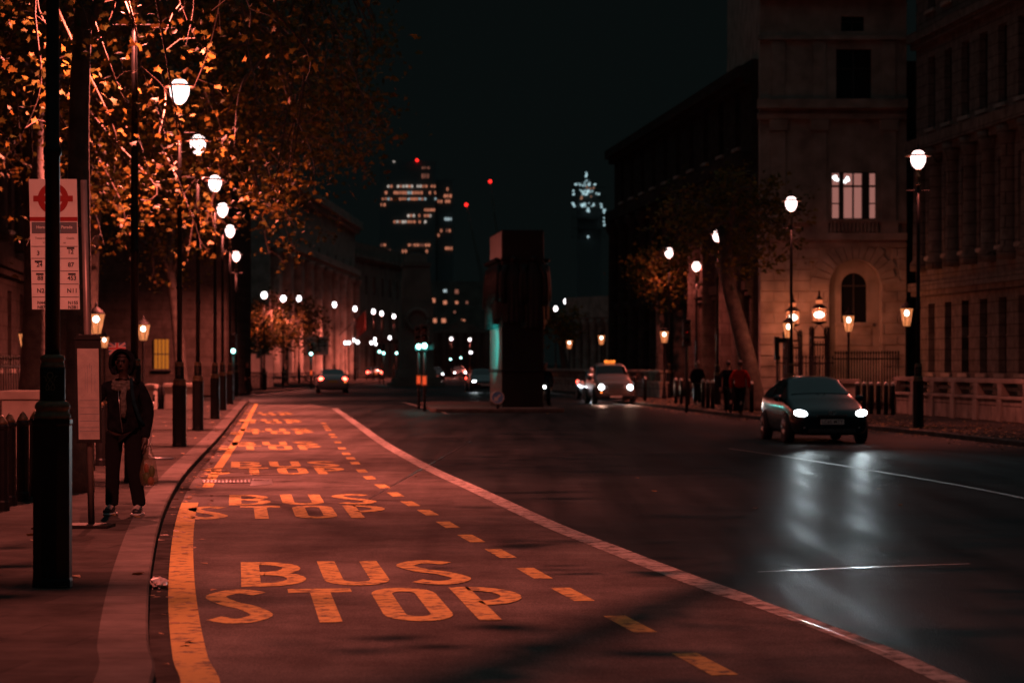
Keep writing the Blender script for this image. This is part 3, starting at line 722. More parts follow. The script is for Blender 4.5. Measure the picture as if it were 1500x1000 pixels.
for a, b in [((-.285, 1.814), (-.03, 1.986)), ((-.285, 1.986), (-.03, 1.814))]: bar(cr, a, b, .014, -.0067)
bar(cr, (-.298, 1.9), (-.015, 1.9), .036, -.0092); bar(cr, (-.157, 1.805), (-.157, 1.995), .036, -.0102); cr.build('red_cross', M['flag_red'], uf)
# drain grate with twigs
gd = gr(332, 706); 
dg_ = thing('drain_grate', 'steel drain grate in the gutter with twigs lying over it', 'drain', (gd.x, gd.y, 0), ang)
MB().bbox((-.36, -.40, .002), (.36, .40, .007)).build('pit', M['rubber'], dg_)
gb = MB()
for k in range(13): gb.bbox((-.33 + k * .055 - .011, -.36, .008), (-.33 + k * .055 + .011, .36, .020))
for y in (-.38, -.13, .13, .38): gb.bbox((-.36, y - .016, .009), (.36, y + .016, .0215))
gb.build('bars', M['chrome'], dg_)
pt = MB().sheet([gr(366, 712)[:2], gr(400, 709)[:2], gr(398, 702)[:2], gr(370, 701)[:2]], .0068).build('tar_patch', M['tar'], road)
tw = MB()
for k in range(22):
    p = Vector((gd.x - .45 + random.random() * .9, gd.y + random.random() * 6.5 - .6, .02)); p.x -= (p.y - gd.y) * .13
    a = random.uniform(-.5, .5); L_ = random.uniform(.25, .8); pts = [p]
    for j in range(5):
        a += random.uniform(-.5, .5); p = p + Vector((math.cos(a), math.sin(a) * 1.3, random.uniform(-.01, .02))) * L_ / 5; p.z = max(p.z, .012); pts.append(p)
    tw.tube(pts, [.006, .006, .005, .004, .003, .002], 5)
tag(tw.build('fallen_twigs', M['twig']), 'thin bare twigs strewn over the gutter and the drain grate', 'twigs', kind='stuff')
# crumpled wrapper in the gutter
wb = bmesh.new(); bmesh.ops.create_icosphere(wb, subdivisions=3, radius=.10)
for v in wb.verts:
    n_ = mnoise.noise(v.co * 26) + .6 * mnoise.noise(v.co * 60); v.co *= (1 + .55 * n_); v.co.z *= .5; v.co.y *= 1.9; v.co.x *= .65
wm = bpy.data.meshes.new('crumpled_wrapper'); wb.to_mesh(wm); wb.free()
wo = obj_from('crumpled_wrapper', wm, mat('crumpled_foil', (.55, .45, .42), .28, metal=.3)); wo.location = gr(228, 862) + Vector((.02, 0, .035))
tag(wo, 'crumpled shiny wrapper lying in the gutter against the left kerb', 'litter')
# ---------------------------------------------------------------- vehicles (front faces -Y, origin on the road under the middle)
M['car_dark'] = mat('dark_paint_flare_tint', (.004, .010, .012), .22, metal=.0, coat=.25, spec=.3)  # dark paint, with the teal cast of headlight flare mixed in
M['car_silver'] = mat('silver_paint', (.26, .25, .25), .35, metal=.5, coat=.5)
M['cab_paint'] = mat('pale_cab_paint', (.15, .12, .11), .3, metal=.2, coat=.6)
M['car_black'] = mat('black_car_paint', (.010, .010, .011), .25, coat=.7)
M['plate'] = mat('number_plate', (.60, .56, .52), .4)
M['plate_y'] = mat('yellow_plate', (.55, .40, .05), .4)
M['cab_sign'] = emit('cab_roof_sign_glow', (1, .22, .03), 1.8)
M['lens_off'] = mat('clear_lens', (.25, .27, .28), .12)
class Car:
    """stations: (y, half width, sill z, waist z, roof z, roof half width); lofted shell with glass panels just proud of it"""
    def __init__(s, name, label, group, st, paint_):
        s.st = st; s.r = thing(name, label, 'car' if name != 'taxi' else 'taxi', group=group)
        s.grid = []
        for (y, hw, zs, zw, zr, rw) in st:
            half = [(0, zs), (hw * .80, zs), (hw * .955, zs + .06), (hw, zs + .26), (hw * .995, (zs + zw) / 2 + .10), (hw * .965, zw - .02)]
            half += [(hw * .93 * .6 + rw * .4 if zr - zw > .2 else hw * .90, zw + (zr - zw) * .30), (rw * 1.05 if zr - zw > .2 else hw * .86, zw + (zr - zw) * .80), (rw * .88, zr - .012), (rw * .45, zr + .006), (0, zr + .012)]
            s.grid.append([Vector((x, y, z)) for x, z in half])
        mb = MB(); K = len(s.grid[0]); n = len(st)
        for sg in (1, -1):
            vs = [Vector((p.x * sg, p.y, p.z)) for row in s.grid for p in row]
            mb.add(vs, [(i * K + j, i * K + j + 1, (i + 1) * K + j + 1, (i + 1) * K + j) if sg == -1 else (i * K + j, (i + 1) * K + j, (i + 1) * K + j + 1, i * K + j + 1) for i in range(n - 1) for j in range(K - 1)], True)
            for row in (s.grid[0], s.grid[-1]):
                mb.add([Vector((p.x * sg, p.y, p.z)) for p in row], [tuple(range(K))])
        me = mb.mesh('body'); bm = bmesh.new(); bm.from_mesh(me); bmesh.ops.recalc_face_normals(bm, faces=bm.faces); bm.to_mesh(me); bm.free()
        s.body = obj_from('body', me, paint_, s.r)
        ss = s.body.modifiers.new('smooth', 'SUBSURF'); ss.levels = 1; ss.render_levels = 2
    def P(s, i, j, sg=1):
        i0 = max(0, min(int(i), len(s.grid) - 2)); j0 = max(0, min(int(j), len(s.grid[0]) - 2)); a, b = i - i0, j - j0
        g = s.grid
        p = (g[i0][j0] * (1 - a) + g[i0 + 1][j0] * a) * (1 - b) + (g[i0][j0 + 1] * (1 - a) + g[i0 + 1][j0 + 1] * a) * b
        return Vector((p.x * sg, p.y, p.z))
    def patch(s, name, quad, m, sides=(1,), out=.012, parent=None, n=6):
        """quad: four (i,j) corners; bilinear patch of the shell pushed outwards"""
        res = []
        for sg in sides:
            mb = MB(); vs = []
            q = [Vector(c) for c in quad]
            for a in range(n + 1):
                for b in range(n + 1):
                    u, v = a / n, b / n
                    ij = (q[0] * (1 - u) + q[1] * u) * (1 - v) + (q[3] * (1 - u) + q[2] * u) * v
                    p = s.P(ij[0], ij[1], sg)
                    e = .05
                    t1 = s.P(ij[0] + e, ij[1], sg) - s.P(ij[0] - e, ij[1], sg); t2 = s.P(ij[0], ij[1] + e, sg) - s.P(ij[0], ij[1] - e, sg)
                    nn = t1.cross(t2); nn = nn.normalized() if nn.length > 1e-9 else Vector((0, 0, 1))
                    c = Vector((0, p.y, .7))
                    if nn.dot(p - c) < 0: nn = -nn
                    vs.append(p + nn * out)
            mb.add(vs, [(a * (n + 1) + b, (a + 1) * (n + 1) + b, (a + 1) * (n + 1) + b + 1, a * (n + 1) + b + 1) for a in range(n) for b in range(n)], True)
            res.append(mb.build(name, m, parent or s.r))
        return res
    def screen(s, name, i0, i1, j, m, inset=.05):
        """full-width glass between two stations (both halves up to row j on the shell)"""
        mb = MB(); vs = []; n = 6
        rows = []
        for a in range(n + 1):
            i = i0 + (i1 - i0) * a / n; row = []
            for sg, js in ((-1, np.linspace(j, 10, n)), (1, np.linspace(10, j, n)[1:])):
                for jj in js: 
                    p = s.P(i, jj, sg); row.append(p)
            rows.append(row)
        K = len(rows[0])
        d = (s.P(i1, 10) - s.P(i0, 10)); nn = Vector((0, -d.z, d.y)) if d.y > 0 else Vector((0, d.z, -d.y))
        if nn.z < 0: nn = -nn
        nn.normalize()
        vs = [p + nn * .016 for r_ in rows for p in r_]
        mb.add(vs, [(a * K + b, a * K + b + 1, (a + 1) * K + b + 1, (a + 1) * K + b) for a in range(n) for b in range(K - 1)], True)
        return mb.build(name, m, s.r)
    def wheels(s, ys, rad, hw, width=.21):
        for y in ys:
            for sg in (1, -1):
                w_ = thing('wheel', None, None); w_.parent = s.r; w_.location = (sg * (hw - width / 2 + .015), y, rad)
                a = width / 2
                t = MB(); prof = [(rad * .66, -a), (rad * .95, -a), (rad, -a * .7), (rad, a * .7), (rad * .95, a), (rad * .66, a)]
                t.lathe(prof, 28); tm = t.mesh('tyre'); tm.transform(Matrix.Rotation(R(90), 4, 'Y')); obj_from('tyre', tm, M['rubber'], w_)
                rm = MB(); rm.lathe([(.04, a * .9), (.05, a * 1.02), (.04, a * 1.06)], 12)
                for k in range(10):
                    an = 2 * math.pi * k / 10; rm.tube([(.03 * math.cos(an), .03 * math.sin(an), a * .98), (rad * .64 * math.cos(an), rad * .64 * math.sin(an), a * .92)], .02, 5)
                rm.lathe([(rad * .60, a * .8), (rad * .68, a * .8), (rad * .70, a * 1.01), (rad * .60, a * .97)], 28)
                rmm = rm.mesh('rim'); rmm.transform(Matrix.Rotation(R(90) * sg, 4, 'Y')); obj_from('rim', rmm, M['chrome'], w_)
                ar = MB(); n = 22
                ring = [(rad * 1.17 * math.cos(math.pi * k / n * 1.12 - .19), rad * 1.17 * math.sin(math.pi * k / n * 1.12 - .19)) for k in range(n + 1)]
                vs = [(sg * (hw * 1.0 + .004), y + p, rad + q) for p, q in ring] + [(sg * (hw * .72), y + p, rad + q) for p, q in ring]
                ar.add(vs, [(k, k + 1, n + 2 + k, n + 1 + k) for k in range(n)]); 
                disc = [(sg * (hw * 1.0 + .003), y, rad * .8)] + [(sg * (hw * 1.0 + .003), y + p, rad + q) for p, q in ring]
                ar.add(disc, [(0, k + 1, k + 2) for k in range(n)])
                ar.build('wheel_arch', M['rubber'], s.r)
                w_.location.x = sg * (hw - width / 2 + .045)
def spot(name, parent, loc, power, col, down, size=50, out=0.0, radius=.06, blend=.6):
    l = bpy.data.lights.new(name, 'SPOT'); l.energy = power; l.color = col; l.spot_size = R(size); l.spot_blend = blend; l.shadow_soft_size = radius
    o = bpy.data.objects.new(name, l); COL.objects.link(o); o.parent = parent; o.location = loc
    o.rotation_euler = (R(90 - down), 0, math.pi + out); return o          # aims along -Y, tipped down

def headlamp(car, x, y, z, rx, rz_, m, power=0, down=1.5, col=(.85, .95, 1), size=60, depth=.09):
    mb = MB(); mb.ball((x, y, z), 1, 14, 10, (rx, depth, rz_)); h = mb.build('headlight', m, car.r)
    if power: spot('headlight_beam', car.r, (x, y - depth - .03, z), power, col, down, size)
    return h

# --- dark hatchback
st = [(-2.22, .62, .24, .56, .60, .50), (-2.16, .78, .20, .66, .70, .66), (-1.98, .85, .18, .74, .79, .74), (-1.60, .87, .17, .82, .90, .76), (-1.20, .875, .17, .88, .985, .74),
      (-1.02, .875, .17, .90, 1.03, .72), (-.20, .875, .17, .93, 1.43, .60), (.10, .875, .17, .94, 1.475, .59), (.70, .875, .17, .95, 1.475, .585), (1.25, .87, .17, .97, 1.40, .57), (1.80, .85, .18, 1.00, 1.20, .60), (2.10, .82, .22, 1.00, 1.06, .66), (2.22, .72, .28, .80, .86, .60)]
hb = Car('hatchback', 'dark hatchback driving towards us with white headlights blazing', None, st, M['car_dark'])
hb.screen('windscreen', 5.12, 5.9, 7.6, M['dark_glass'])
hb.patch('side_window', [(5.75, 5.15), (6.6, 5.15), (6.6, 7.1), (6.15, 7.1)], M['dark_glass'], (1, -1))
hb.patch('side_window', [(6.75, 5.15), (7.85, 5.15), (7.85, 7.1), (6.75, 7.1)], M['dark_glass'], (1, -1))
hb.patch('side_window', [(8.0, 5.15), (9.1, 5.3), (8.8, 7.1), (8.0, 7.1)], M['dark_glass'], (1, -1))
hb.screen('rear_window', 9.2, 10.6, 7.6, M['dark_glass'])
hb.wheels((-1.36, 1.36), .315, .875)
for sg in (1, -1):
    mb = MB(); mb.ball((0, 0, 0), 1, 14, 10, (.17, .12, .085)); h = mb.build('headlight', M['head_white'], hb.r); h.location = (sg * .655, -2.08, .655); h.rotation_euler = (0, sg * R(-14), sg * R(24))
    spot('headlight_beam', hb.r, (sg * .64, -2.27, .66), 6200, (.80, .95, 1), -13, 48, out=R(-1.5), radius=.11, blend=1)
    mb = MB(); mb.ball((sg * .93, -.72, .98), 1, 12, 8, (.11, .07, .075)); mb.tube([(sg * .80, -.72, .93), (sg * .90, -.72, .96)], .03, 6); mb.build('wing_mirror', M['car_dark'], hb.r)
    mb = MB(); mb.ball((sg * .60, -2.16, .36), 1, 10, 8, (.05, .05, .05)); mb.build('fog_lamp', M['lens_off'], hb.r)
mb = MB(); mb.bbox((-.52, -2.235, .24), (.52, -2.17, .33)); mb.build('lower_grille', M['rubber'], hb.r, bevel=.02)
mb = MB(); mb.bbox((-.33, -2.25, .585), (.33, -2.19, .635)); mb.build('upper_grille', M['rubber'], hb.r, bevel=.01)
pl = MB().bbox((-.26, -2.262, .43), (.26, -2.248, .54)).build('number_plate', M['plate'], hb.r, bevel=.004)
text_mesh('plate_lettering', 'LC65 MTY', .105, M['ink'], pl, Matrix.Translation((0, -2.2640, .485)) @ FACE, bold=.002)
mb = MB()
mb.tube([(.075 * math.cos(t), -2.25, .685 + .05 * math.sin(t)) for t in np.linspace(0, 2 * math.pi, 24)], .008, 6); mb.tube([(.03 * math.cos(t), -2.252, .685 + .048 * math.sin(t)) for t in np.linspace(0, 2 * math.pi, 20)], .006, 6)
mb.build('badge', M['chrome'], hb.r)
mb = MB()
for sg in (1, -1): mb.tube([(sg * .60, -.85, 1.045), (sg * .05, -1.0, 1.06)], .012, 5)
mb.build('wiper', M['rubber'], hb.r)
mb = MB().tube([(0, .55, 1.48), (0, .75, 1.62)], .006, 5); mb.build('aerial', M['rubber'], hb.r)
hp = gr(1205, 646); hb.r.location = (xat(1190, 55.0), 55.0, 0); hb.r.rotation_euler = (0, 0, R(4.0))

# --- London cab behind it
st = [(-2.28, .66, .26, .55, .60, .55), (-2.22, .80, .22, .80, .88, .62), (-1.9, .86, .20, .92, 1.02, .70), (-1.3, .88, .20, .98, 1.10, .72), (-.95, .89, .20, 1.02, 1.16, .72),
      (-.45, .89, .20, 1.05, 1.70, .66), (-.1, .89, .20, 1.05, 1.79, .66), (1.3, .89, .20, 1.05, 1.80, .66), (1.85, .88, .20, 1.05, 1.70, .66), (2.15, .86, .24, 1.0, 1.30, .64), (2.28, .78, .30, .85, .92, .60)]
tx = Car('taxi', 'London cab coming towards us with an orange roof sign and round headlights', None, st, M['cab_paint'])
tx.screen('windscreen', 4.1, 4.92, 7.4, M['dark_glass'])
tx.patch('side_window', [(4.8, 5.2), (6.0, 5.2), (6.0, 7.2), (5.2, 7.2)], M['dark_glass'], (1, -1))
tx.patch('side_window', [(6.1, 5.2), (7.6, 5.2), (7.6, 7.2), (6.1, 7.2)], M['dark_glass'], (1, -1))
tx.screen('rear_window', 8.1, 9.0, 7.4, M['dark_glass'])
tx.wheels((-1.45, 1.4), .33, .89)
for sg in (1, -1):
    headlamp(tx, sg * .62, -2.22, .74, .125, .125, M['head_white'], 330, 2, (1, .55, .38), 70)
    mb = MB(); mb.ball((sg * .62, -2.24, .52), 1, 10, 8, (.06, .04, .04)); mb.build('indicator', M['tail_amber'] if sg < 0 else M['lens_off'], tx.r)
    mb = MB(); mb.ball((sg * .98, -.75, 1.12), 1, 10, 8, (.10, .06, .09)); mb.build('wing_mirror', M['car_black'], tx.r)
g_ = MB()
for k in range(9): g_.bbox((-.32 + k * .08 - .012, -2.31, .50), (-.32 + k * .08 + .012, -2.28, .86))
g_.bbox((-.37, -2.305, .86), (.37, -2.27, .90)); g_.bbox((-.37, -2.305, .46), (.37, -2.27, .50)); g_.build('grille', M['chrome'], tx.r)
MB().bbox((-.80, -2.36, .28), (.80, -2.27, .40)).build('bumper', M['car_black'], tx.r, bevel=.03)
MB().bbox((-.26, -2.375, .29), (.26, -2.362, .39)).build('number_plate', M['plate'], tx.r)
sg_ = MB().bbox((-.24, -.12, 1.80), (.24, .06, 1.92)).build('roof_sign', M['cab_sign'], tx.r, bevel=.05)
text_mesh('sign_lettering', 'TAXI', .12, M['ink'], sg_, Matrix.Translation((0, -.1235, 1.875)) @ FACE, bold=.002)
tx.r.location = (xat(893, 106.5), 106.5, 0); tx.r.rotation_euler = (0, 0, R(4.5))
# --- plain saloon shape for the other cars
def saloon(name, label, paint_, loc, rz, lights):
    st = [(-2.25, .64, .26, .56, .60, .50), (-2.18, .80, .22, .66, .72, .68), (-1.9, .87, .19, .76, .82, .75), (-1.1, .89, .18, .88, .97, .76), (-.9, .89, .18, .90, 1.01, .74),
          (-.15, .89, .18, .93, 1.42, .62), (.2, .89, .18, .94, 1.46, .62), (1.1, .89, .18, .95, 1.44, .61), (1.9, .87, .2, .98, 1.12, .64), (2.2, .84, .22, .96, 1.02, .70), (2.32, .74, .3, .75, .80, .62)]
    c = Car(name, label, None, st, paint_)
    c.screen('windscreen', 4.1, 4.9, 7.5, M['dark_glass']); c.screen('rear_window', 7.1, 7.95, 7.5, M['dark_glass'])
    c.patch('side_window', [(4.75, 5.2), (5.8, 5.2), (5.8, 7.1), (5.1, 7.1)], M['dark_glass'], (1, -1))
    c.patch('side_window', [(5.95, 5.2), (7.2, 5.2), (7.0, 7.1), (5.95, 7.1)], M['dark_glass'], (1, -1))
    c.wheels((-1.4, 1.4), .32, .89)
    for sg in (1, -1):
        headlamp(c, sg * .66, -2.12, .66, .13, .08, M['head_white'] if lights else M['lens_off'], 260 if lights else 0)
        mb = MB(); mb.ball((sg * .70, 2.24, .86), 1, 10, 8, (.15, .07, .11)); mb.build('tail_light', M['tail_red'], c.r)
        mb = MB(); mb.ball((sg * .68, 2.25, .66), 1, 10, 8, (.10, .05, .05)); mb.build('indicator', M['tail_amber'] if sg < 0 else M['lens_off'], c.r)
        mb = MB(); mb.ball((sg * .96, -.7, .98), 1, 10, 8, (.10, .06, .07)); mb.build('wing_mirror', paint_, c.r)
    MB().bbox((-.27, 2.325, .66), (.27, 2.34, .77)).build('number_plate', M['plate_y'], c.r)
    MB().bbox((-.27, -2.30, .42), (.27, -2.28, .53)).build('number_plate', M['plate'], c.r)
    c.r.location = loc; c.r.rotation_euler = (0, 0, rz); return c
s1 = saloon('silver_car', 'silver car seen from behind with glowing red tail lights', M['car_silver'], (xat(486, 146), 146, 0), math.pi + R(6), False)
s2 = saloon('following_car', 'dark car with bright headlights right beside the cab, half hidden by it', M['car_black'], (xat(877, 119), 119, 0), R(5), True)
s3 = saloon('waiting_car', 'dark car with one headlight showing left of the bronze monument', M['car_black'], (xat(706, 152), 152, 0), R(6), True)
s4 = saloon('distant_car', 'dark distant car with a pair of red tail lights before the pylon', M['car_black'], (xat(617, 215), 215, 0), math.pi + R(4), False)
s5 = saloon('approaching_car', 'far approaching car left of the far traffic, its two headlights blurred together', M['car_black'], (xat(637, 262), 262, 0), R(6), True)
s6 = saloon('approaching_car', 'far approaching car with headlights just left of the monument lamp', M['car_black'], (xat(672, 300), 300, 0), R(6), True)
s7 = saloon('leading_car', 'far car with red tail lights ahead of the silver car', M['car_black'], (xat(548, 260), 260, 0), math.pi + R(4), False)
s5.r['category'] = s6.r['category'] = s7.r['category'] = 'car'
s1.r['category'] = s2.r['category'] = s3.r['category'] = s4.r['category'] = 'car'

# ---------------------------------------------------------------- traffic lights
M['signal_black'] = mat('signal_housing', (.012, .012, .013), .5)
M['lens_dark'] = mat('unlit_lens', (.03, .012, .010), .25)
M['button_box'] = mat('orange_button_box', (.55, .14, .03), .5)
M['wait_glow'] = emit('button_panel_glow', (1, .10, .03), .8)
def traffic_light(loc, zgreen, label, box=True, back=False, power=0, lit='green', rz=0.0):
    t = thing('traffic_light', label, 'traffic light', loc, rz, 'green traffic lights')
    MB().lathe([(.057, 0), (.057, zgreen + .55)], 12).build('pole', M['signal_black'], t)
    MB().bbox((-.15, -.16, zgreen - .17), (.15, .06, zgreen + .80)).build('signal_head', M['signal_black'], t, bevel=.03)
    if back: MB().bbox((-.28, .075, zgreen - .30), (.28, .085, zgreen + .95)).build('backing_board', M['signal_black'], t)
    for k, nm in enumerate(('green', 'amber', 'red')):
        z = zgreen + k * .31
        l = MB().lathe([(.10, 0), (.085, .02), (.03, .035)], 16); me = l.mesh('lens'); me.transform(Matrix.Translation((0, -.162, z)) @ Matrix.Rotation(R(90), 4, 'X'))
        obj_from('signal_lens', me, M['go_green'] if nm == lit == 'green' else (M['stop_red'] if nm == lit == 'red' else M['lens_dark']), t)
        hd = MB(); n = 10
        vs = [(.125 * math.cos(math.pi * i / n), -.16, z + .125 * math.sin(math.pi * i / n)) for i in range(n + 1)] + [(.125 * math.cos(math.pi * i / n), -.34, z + .115 * math.sin(math.pi * i / n)) for i in range(n + 1)]
        hd.add(vs, [(i, i + 1, n + 2 + i, n + 1 + i) for i in range(n)]); hd.build('hood', M['signal_black'], t)
    if box:
        b = MB().bbox((-.09, -.15, .95), (.09, -.058, 1.32)).build('button_box', M['button_box'], t, bevel=.01)
        MB().bbox((-.065, -.156, 1.0), (.065, -.151, 1.28)).build('wait_panel', M['wait_glow'], b)
    if power: point_light('green_spill_light', t, (0, -.30, zgreen), power, (.10, 1, .85), .09)
    return t
def tl(px, py, d, label, **k):
    p = at(px, py, d); return traffic_light((p.x, d, 0), p.z, label, **k)
tl(613.5, 507.5, 93.5, 'green traffic light on the left of two thin poles near the island', power=25)
tl(622, 506.5, 89.5, 'green traffic light on the right of two thin poles near the island', power=25)
tl(342, 514, 112, 'green traffic light at the kerb corner at the end of the left lamp row', box=False, power=14)
tl(456, 518, 170, 'green traffic light in front of the large pale road sign', box=True, power=14)
tl(556, 515, 215, 'green traffic light left of a close pair, past the silver car', box=False); tl(562, 517, 205, 'green traffic light right of a close pair, past the silver car', box=False, power=14)
tl(581, 517, 225, 'green traffic light left of the pair by the pylon foot', box=False); tl(588, 517, 235, 'green traffic light right of the pair by the pylon foot', box=False, power=14)
tl(660, 526, 290, 'far green traffic light left of the far pair', box=False); tl(675, 524, 285, 'far green traffic light right of the far pair', box=False)
tl(1006, 500, 88, 'traffic signal with only a small red glow, before the leaning tree', box=False, lit='none')
lt_ = MB().ball((0, -.17, 0), .03, 8, 6).build('signal_glow', M['stop_red'], [o for o in COL.objects if o.get('label', '').startswith('traffic signal with')][0]); lt_.location = (0, 0, 2.9)

# ---------------------------------------------------------------- bronze monument with hanging garments
M['bronze'] = mat('dark_bronze', (.008, .0075, .0075), .55, spec=.2, metal=.0, var=.4, vscale=2, bump=.25, bscale=9)
M['lit_bronze'] = mat('lit_bronze_panel', (.16, .14, .13), .38, metal=.4, var=.3, vscale=1.5, bump=.1, bscale=6)  # lighter copy of the bronze: light on this side put into the colour
md = 90.0
mo = thing('monument', 'tall dark bronze block hung with carved coats, standing on the traffic island', 'monument', (xat(756.5, md), md + 2.45, .138), HEAD)
mw, mlen, mh = 1.56, 4.9, 6.62
MB().bbox((-mw / 2, -mlen / 2, 0), (mw / 2, mlen / 2, mh)).build('block', M['bronze'], mo, bevel=.03)
for z0, z1 in ((.15, 1.28), (1.42, 2.98), (5.55, mh - .05)):
    MB().bbox((-mw / 2 - .02, -mlen / 2 + .08, z0), (-mw / 2 - .002, mlen / 2 - .1, z1)).build('lit_side_panel', M['lit_bronze'], mo)
def coat(mb, cx, cy, top, length, width, depth, nrm):
    """hanging coat: lofted flat body with folds and two sleeves; nrm = outward direction"""
    nrm = Vector(nrm).normalized(); tg_ = Vector((-nrm.y, nrm.x, 0)); rows = []; n = 18
    for k in range(12):
        t = k / 11; wd = width * (.30 + .70 * min(1, t * 5)) * (1 + .18 * t); z = top - length * t; row = []
        for j in range(n + 1):
            u = j / n * 2 - 1
            dd = depth * math.sqrt(max(0, 1 - u * u)) * (.5 + .5 * min(1, t * 4)) + .035 * math.sin(u * 14 + cx * 9) * t
            row.append(Vector((cx, cy, z)) + tg_ * (u * wd / 2) + nrm * dd)
        rows.append(row)
    vs = [p for r_ in rows for p in r_]; K = n + 1
    mb.add(vs, [(a * K + b, a * K + b + 1, (a + 1) * K + b + 1, (a + 1) * K + b) for a in range(11) for b in range(n)], True)
    for sg in (1, -1):
        base = Vector((cx, cy, top - .12)) + nrm * depth * .5
        mb.tube([base + tg_ * sg * width * .36, base + tg_ * sg * width * .56 + Vector((0, 0, -.35)), base + tg_ * sg * width * .60 + Vector((0, 0, -.9)) + nrm * .05, base + tg_ * sg * width * .57 + Vector((0, 0, -length * .62)) + nrm * .06], [.11, .13, .12, .13], 8)
    mb.ball(tuple(Vector((cx, cy, top + .10)) + nrm * .16), .13, 10, 7, (1, 1, .8))
for cx, w_ in ((-.36, .74), (.38, .78)):
    mb = MB(); coat(mb, cx, -mlen / 2, 5.42, 2.25 + .2 * (cx > 0), w_, .22, (0, -1, 0)); mb.build('carved_coat', M['bronze'], mo)
for k in range(6):
    for sg in (-1, 1):
        mb = MB(); coat(mb, sg * mw / 2, -1.95 + k * .78, 5.40, 2.1 + .35 * ((k * 7) % 3) / 2, .70, .24, (sg, 0, 0)); mb.build('carved_coat', M['bronze'], mo)
for z in (1.33, 5.47): 
    MB().bbox((-mw / 2 - .05, -mlen / 2 - .05, z), (mw / 2 + .05, mlen / 2 + .05, z + .07)).build('moulding', M['bronze'], mo, bevel=.015)
sgl = [o for o in COL.objects if o.get('label', '').startswith('green traffic light on the right of two thin')][0]
sz = at(622, 506.5, 89.5).z
MB().bbox((.10, -.10, sz - .16), (.34, .10, sz + .16)).build('added_side_signal', M['signal_black'], sgl, bevel=.02)  # invented sideways head, added to carry the green spot
l_ = bpy.data.lights.new('green_spill_light', 'SPOT'); l_.energy = 2600; l_.color = (.06, 1, .88); l_.spot_size = R(48); l_.spot_blend = .8; l_.shadow_soft_size = .1  # added green spot, aimed to tint the monument's side
so_ = bpy.data.objects.new('green_spill_light', l_); COL.objects.link(so_); so_.parent = sgl; so_.location = (.42, .0, sz)
so_.rotation_euler = (Vector((xat(756.5, md) - .78, md + 2.3, 2.55)) - Vector((sgl.location.x + .42, sgl.location.y, sz))).to_track_quat('-Z', 'Y').to_euler()
# keep-left bollard sign
M['sign_blue'] = mat('sign_blue', (.10, .25, .48), .35)
kl = thing('keep_left_sign', 'round blue sign with a white diagonal arrow on a low post at the island', 'road sign', (xat(729, 87.6), 87.6, .138))
MB().lathe([(.06, 0), (.06, .25)], 12).build('post', M['signal_black'], kl)
kl_ = None
ds = MB().lathe([(.215, -.02), (.215, .02)], 28); me = ds.mesh('disc'); me.transform(Matrix.Translation((0, -.07, .40)) @ Matrix.Rotation(R(90), 4, 'X')); obj_from('disc', me, M['sign_blue'], kl)
MB().tube([(.222 * math.cos(t), -.088, .40 + .222 * math.sin(t)) for t in np.linspace(0, 2 * math.pi, 29)], .014, 6).build('rim', M['sign_white'], kl)
ar = MB(); bar(ar, (.10, .50), (-.05, .35), .07, -.0935); ar.prism_xz([(-.14, .26), (.04, .29), (-.11, .44)], -.0955, -.0938); ar.build('arrow', M['sign_white'], kl)

# ---------------------------------------------------------------- people
def skin_mesh(name, nodes, edges, root=0, levels=2):
    me = bpy.data.meshes.new(name); me.from_pydata([n[0] for n in nodes], edges, []); me.update()
    o = bpy.data.objects.new(name, me); COL.objects.link(o)
    sk_ = o.modifiers.new('Skin', 'SKIN'); sk_.use_smooth_shade = True
    if not me.skin_vertices: 
        bm = bmesh.new(); bm.from_mesh(me); bm.verts.layers.skin.verify(); bm.to_mesh(me); bm.free()
    for i, n in enumerate(nodes):
        r_ = n[1]; d = me.skin_vertices[0].data[i]
        d.radius = r_ if isinstance(r_, tuple) else (r_, r_); d.use_root = (i == root)
    ss = o.modifiers.new('Sub', 'SUBSURF'); ss.levels = levels; ss.render_levels = levels
    dg = bpy.context.evaluated_depsgraph_get(); ev = bpy.data.meshes.new_from_object(o.evaluated_get(dg))
    bpy.data.objects.remove(o); ev.name = name
    ev.polygons.foreach_set('use_smooth', [True] * len(ev.polygons)); return ev
class Sk:
    def __init__(s): s.n = []; s.e = []
    def chain(s, pts, start=None):
        prev = start
        for p, r_ in pts:
            s.n.append((Vector(p), r_)); i = len(s.n) - 1
            if prev is not None: s.e.append((prev, i))
            prev = i
        return prev
M['skin'] = mat('skin', (.20, .11, .075), .55, var=.1, vscale=20)
M['skin_dark'] = mat('dark_skin', (.032, .019, .014), .55)
M['hair'] = mat('dark_hair', (.012, .009, .008), .6)
M['cloth_black'] = mat('black_cloth', (.009, .010, .012), .85, var=.4, vscale=14, bump=.3, bscale=30)
M['cloth_navy'] = mat('teal_navy_cloth', (.008, .024, .032), .8, var=.3, vscale=14, bump=.3, bscale=30)
M['cloth_red'] = mat('red_cloth', (.40, .025, .02), .8, var=.2, vscale=14)
M['trouser'] = mat('dark_trouser_cloth', (.012, .012, .014), .85, spec=.08, bump=.3, bscale=25)
M['shoe'] = mat('black_shoe', (.014, .014, .015), .5); M['shoe_white'] = mat('white_shoe_trim', (.45, .42, .40), .5)
M['scarf'] = mat('grey_scarf', (.10, .095, .085), .9, var=.5, vscale=30, bump=.4, bscale=60)
for k_ in ('cloth_black', 'cloth_navy', 'trouser', 'cloth_red', 'scarf'): matte(M[k_], 0)
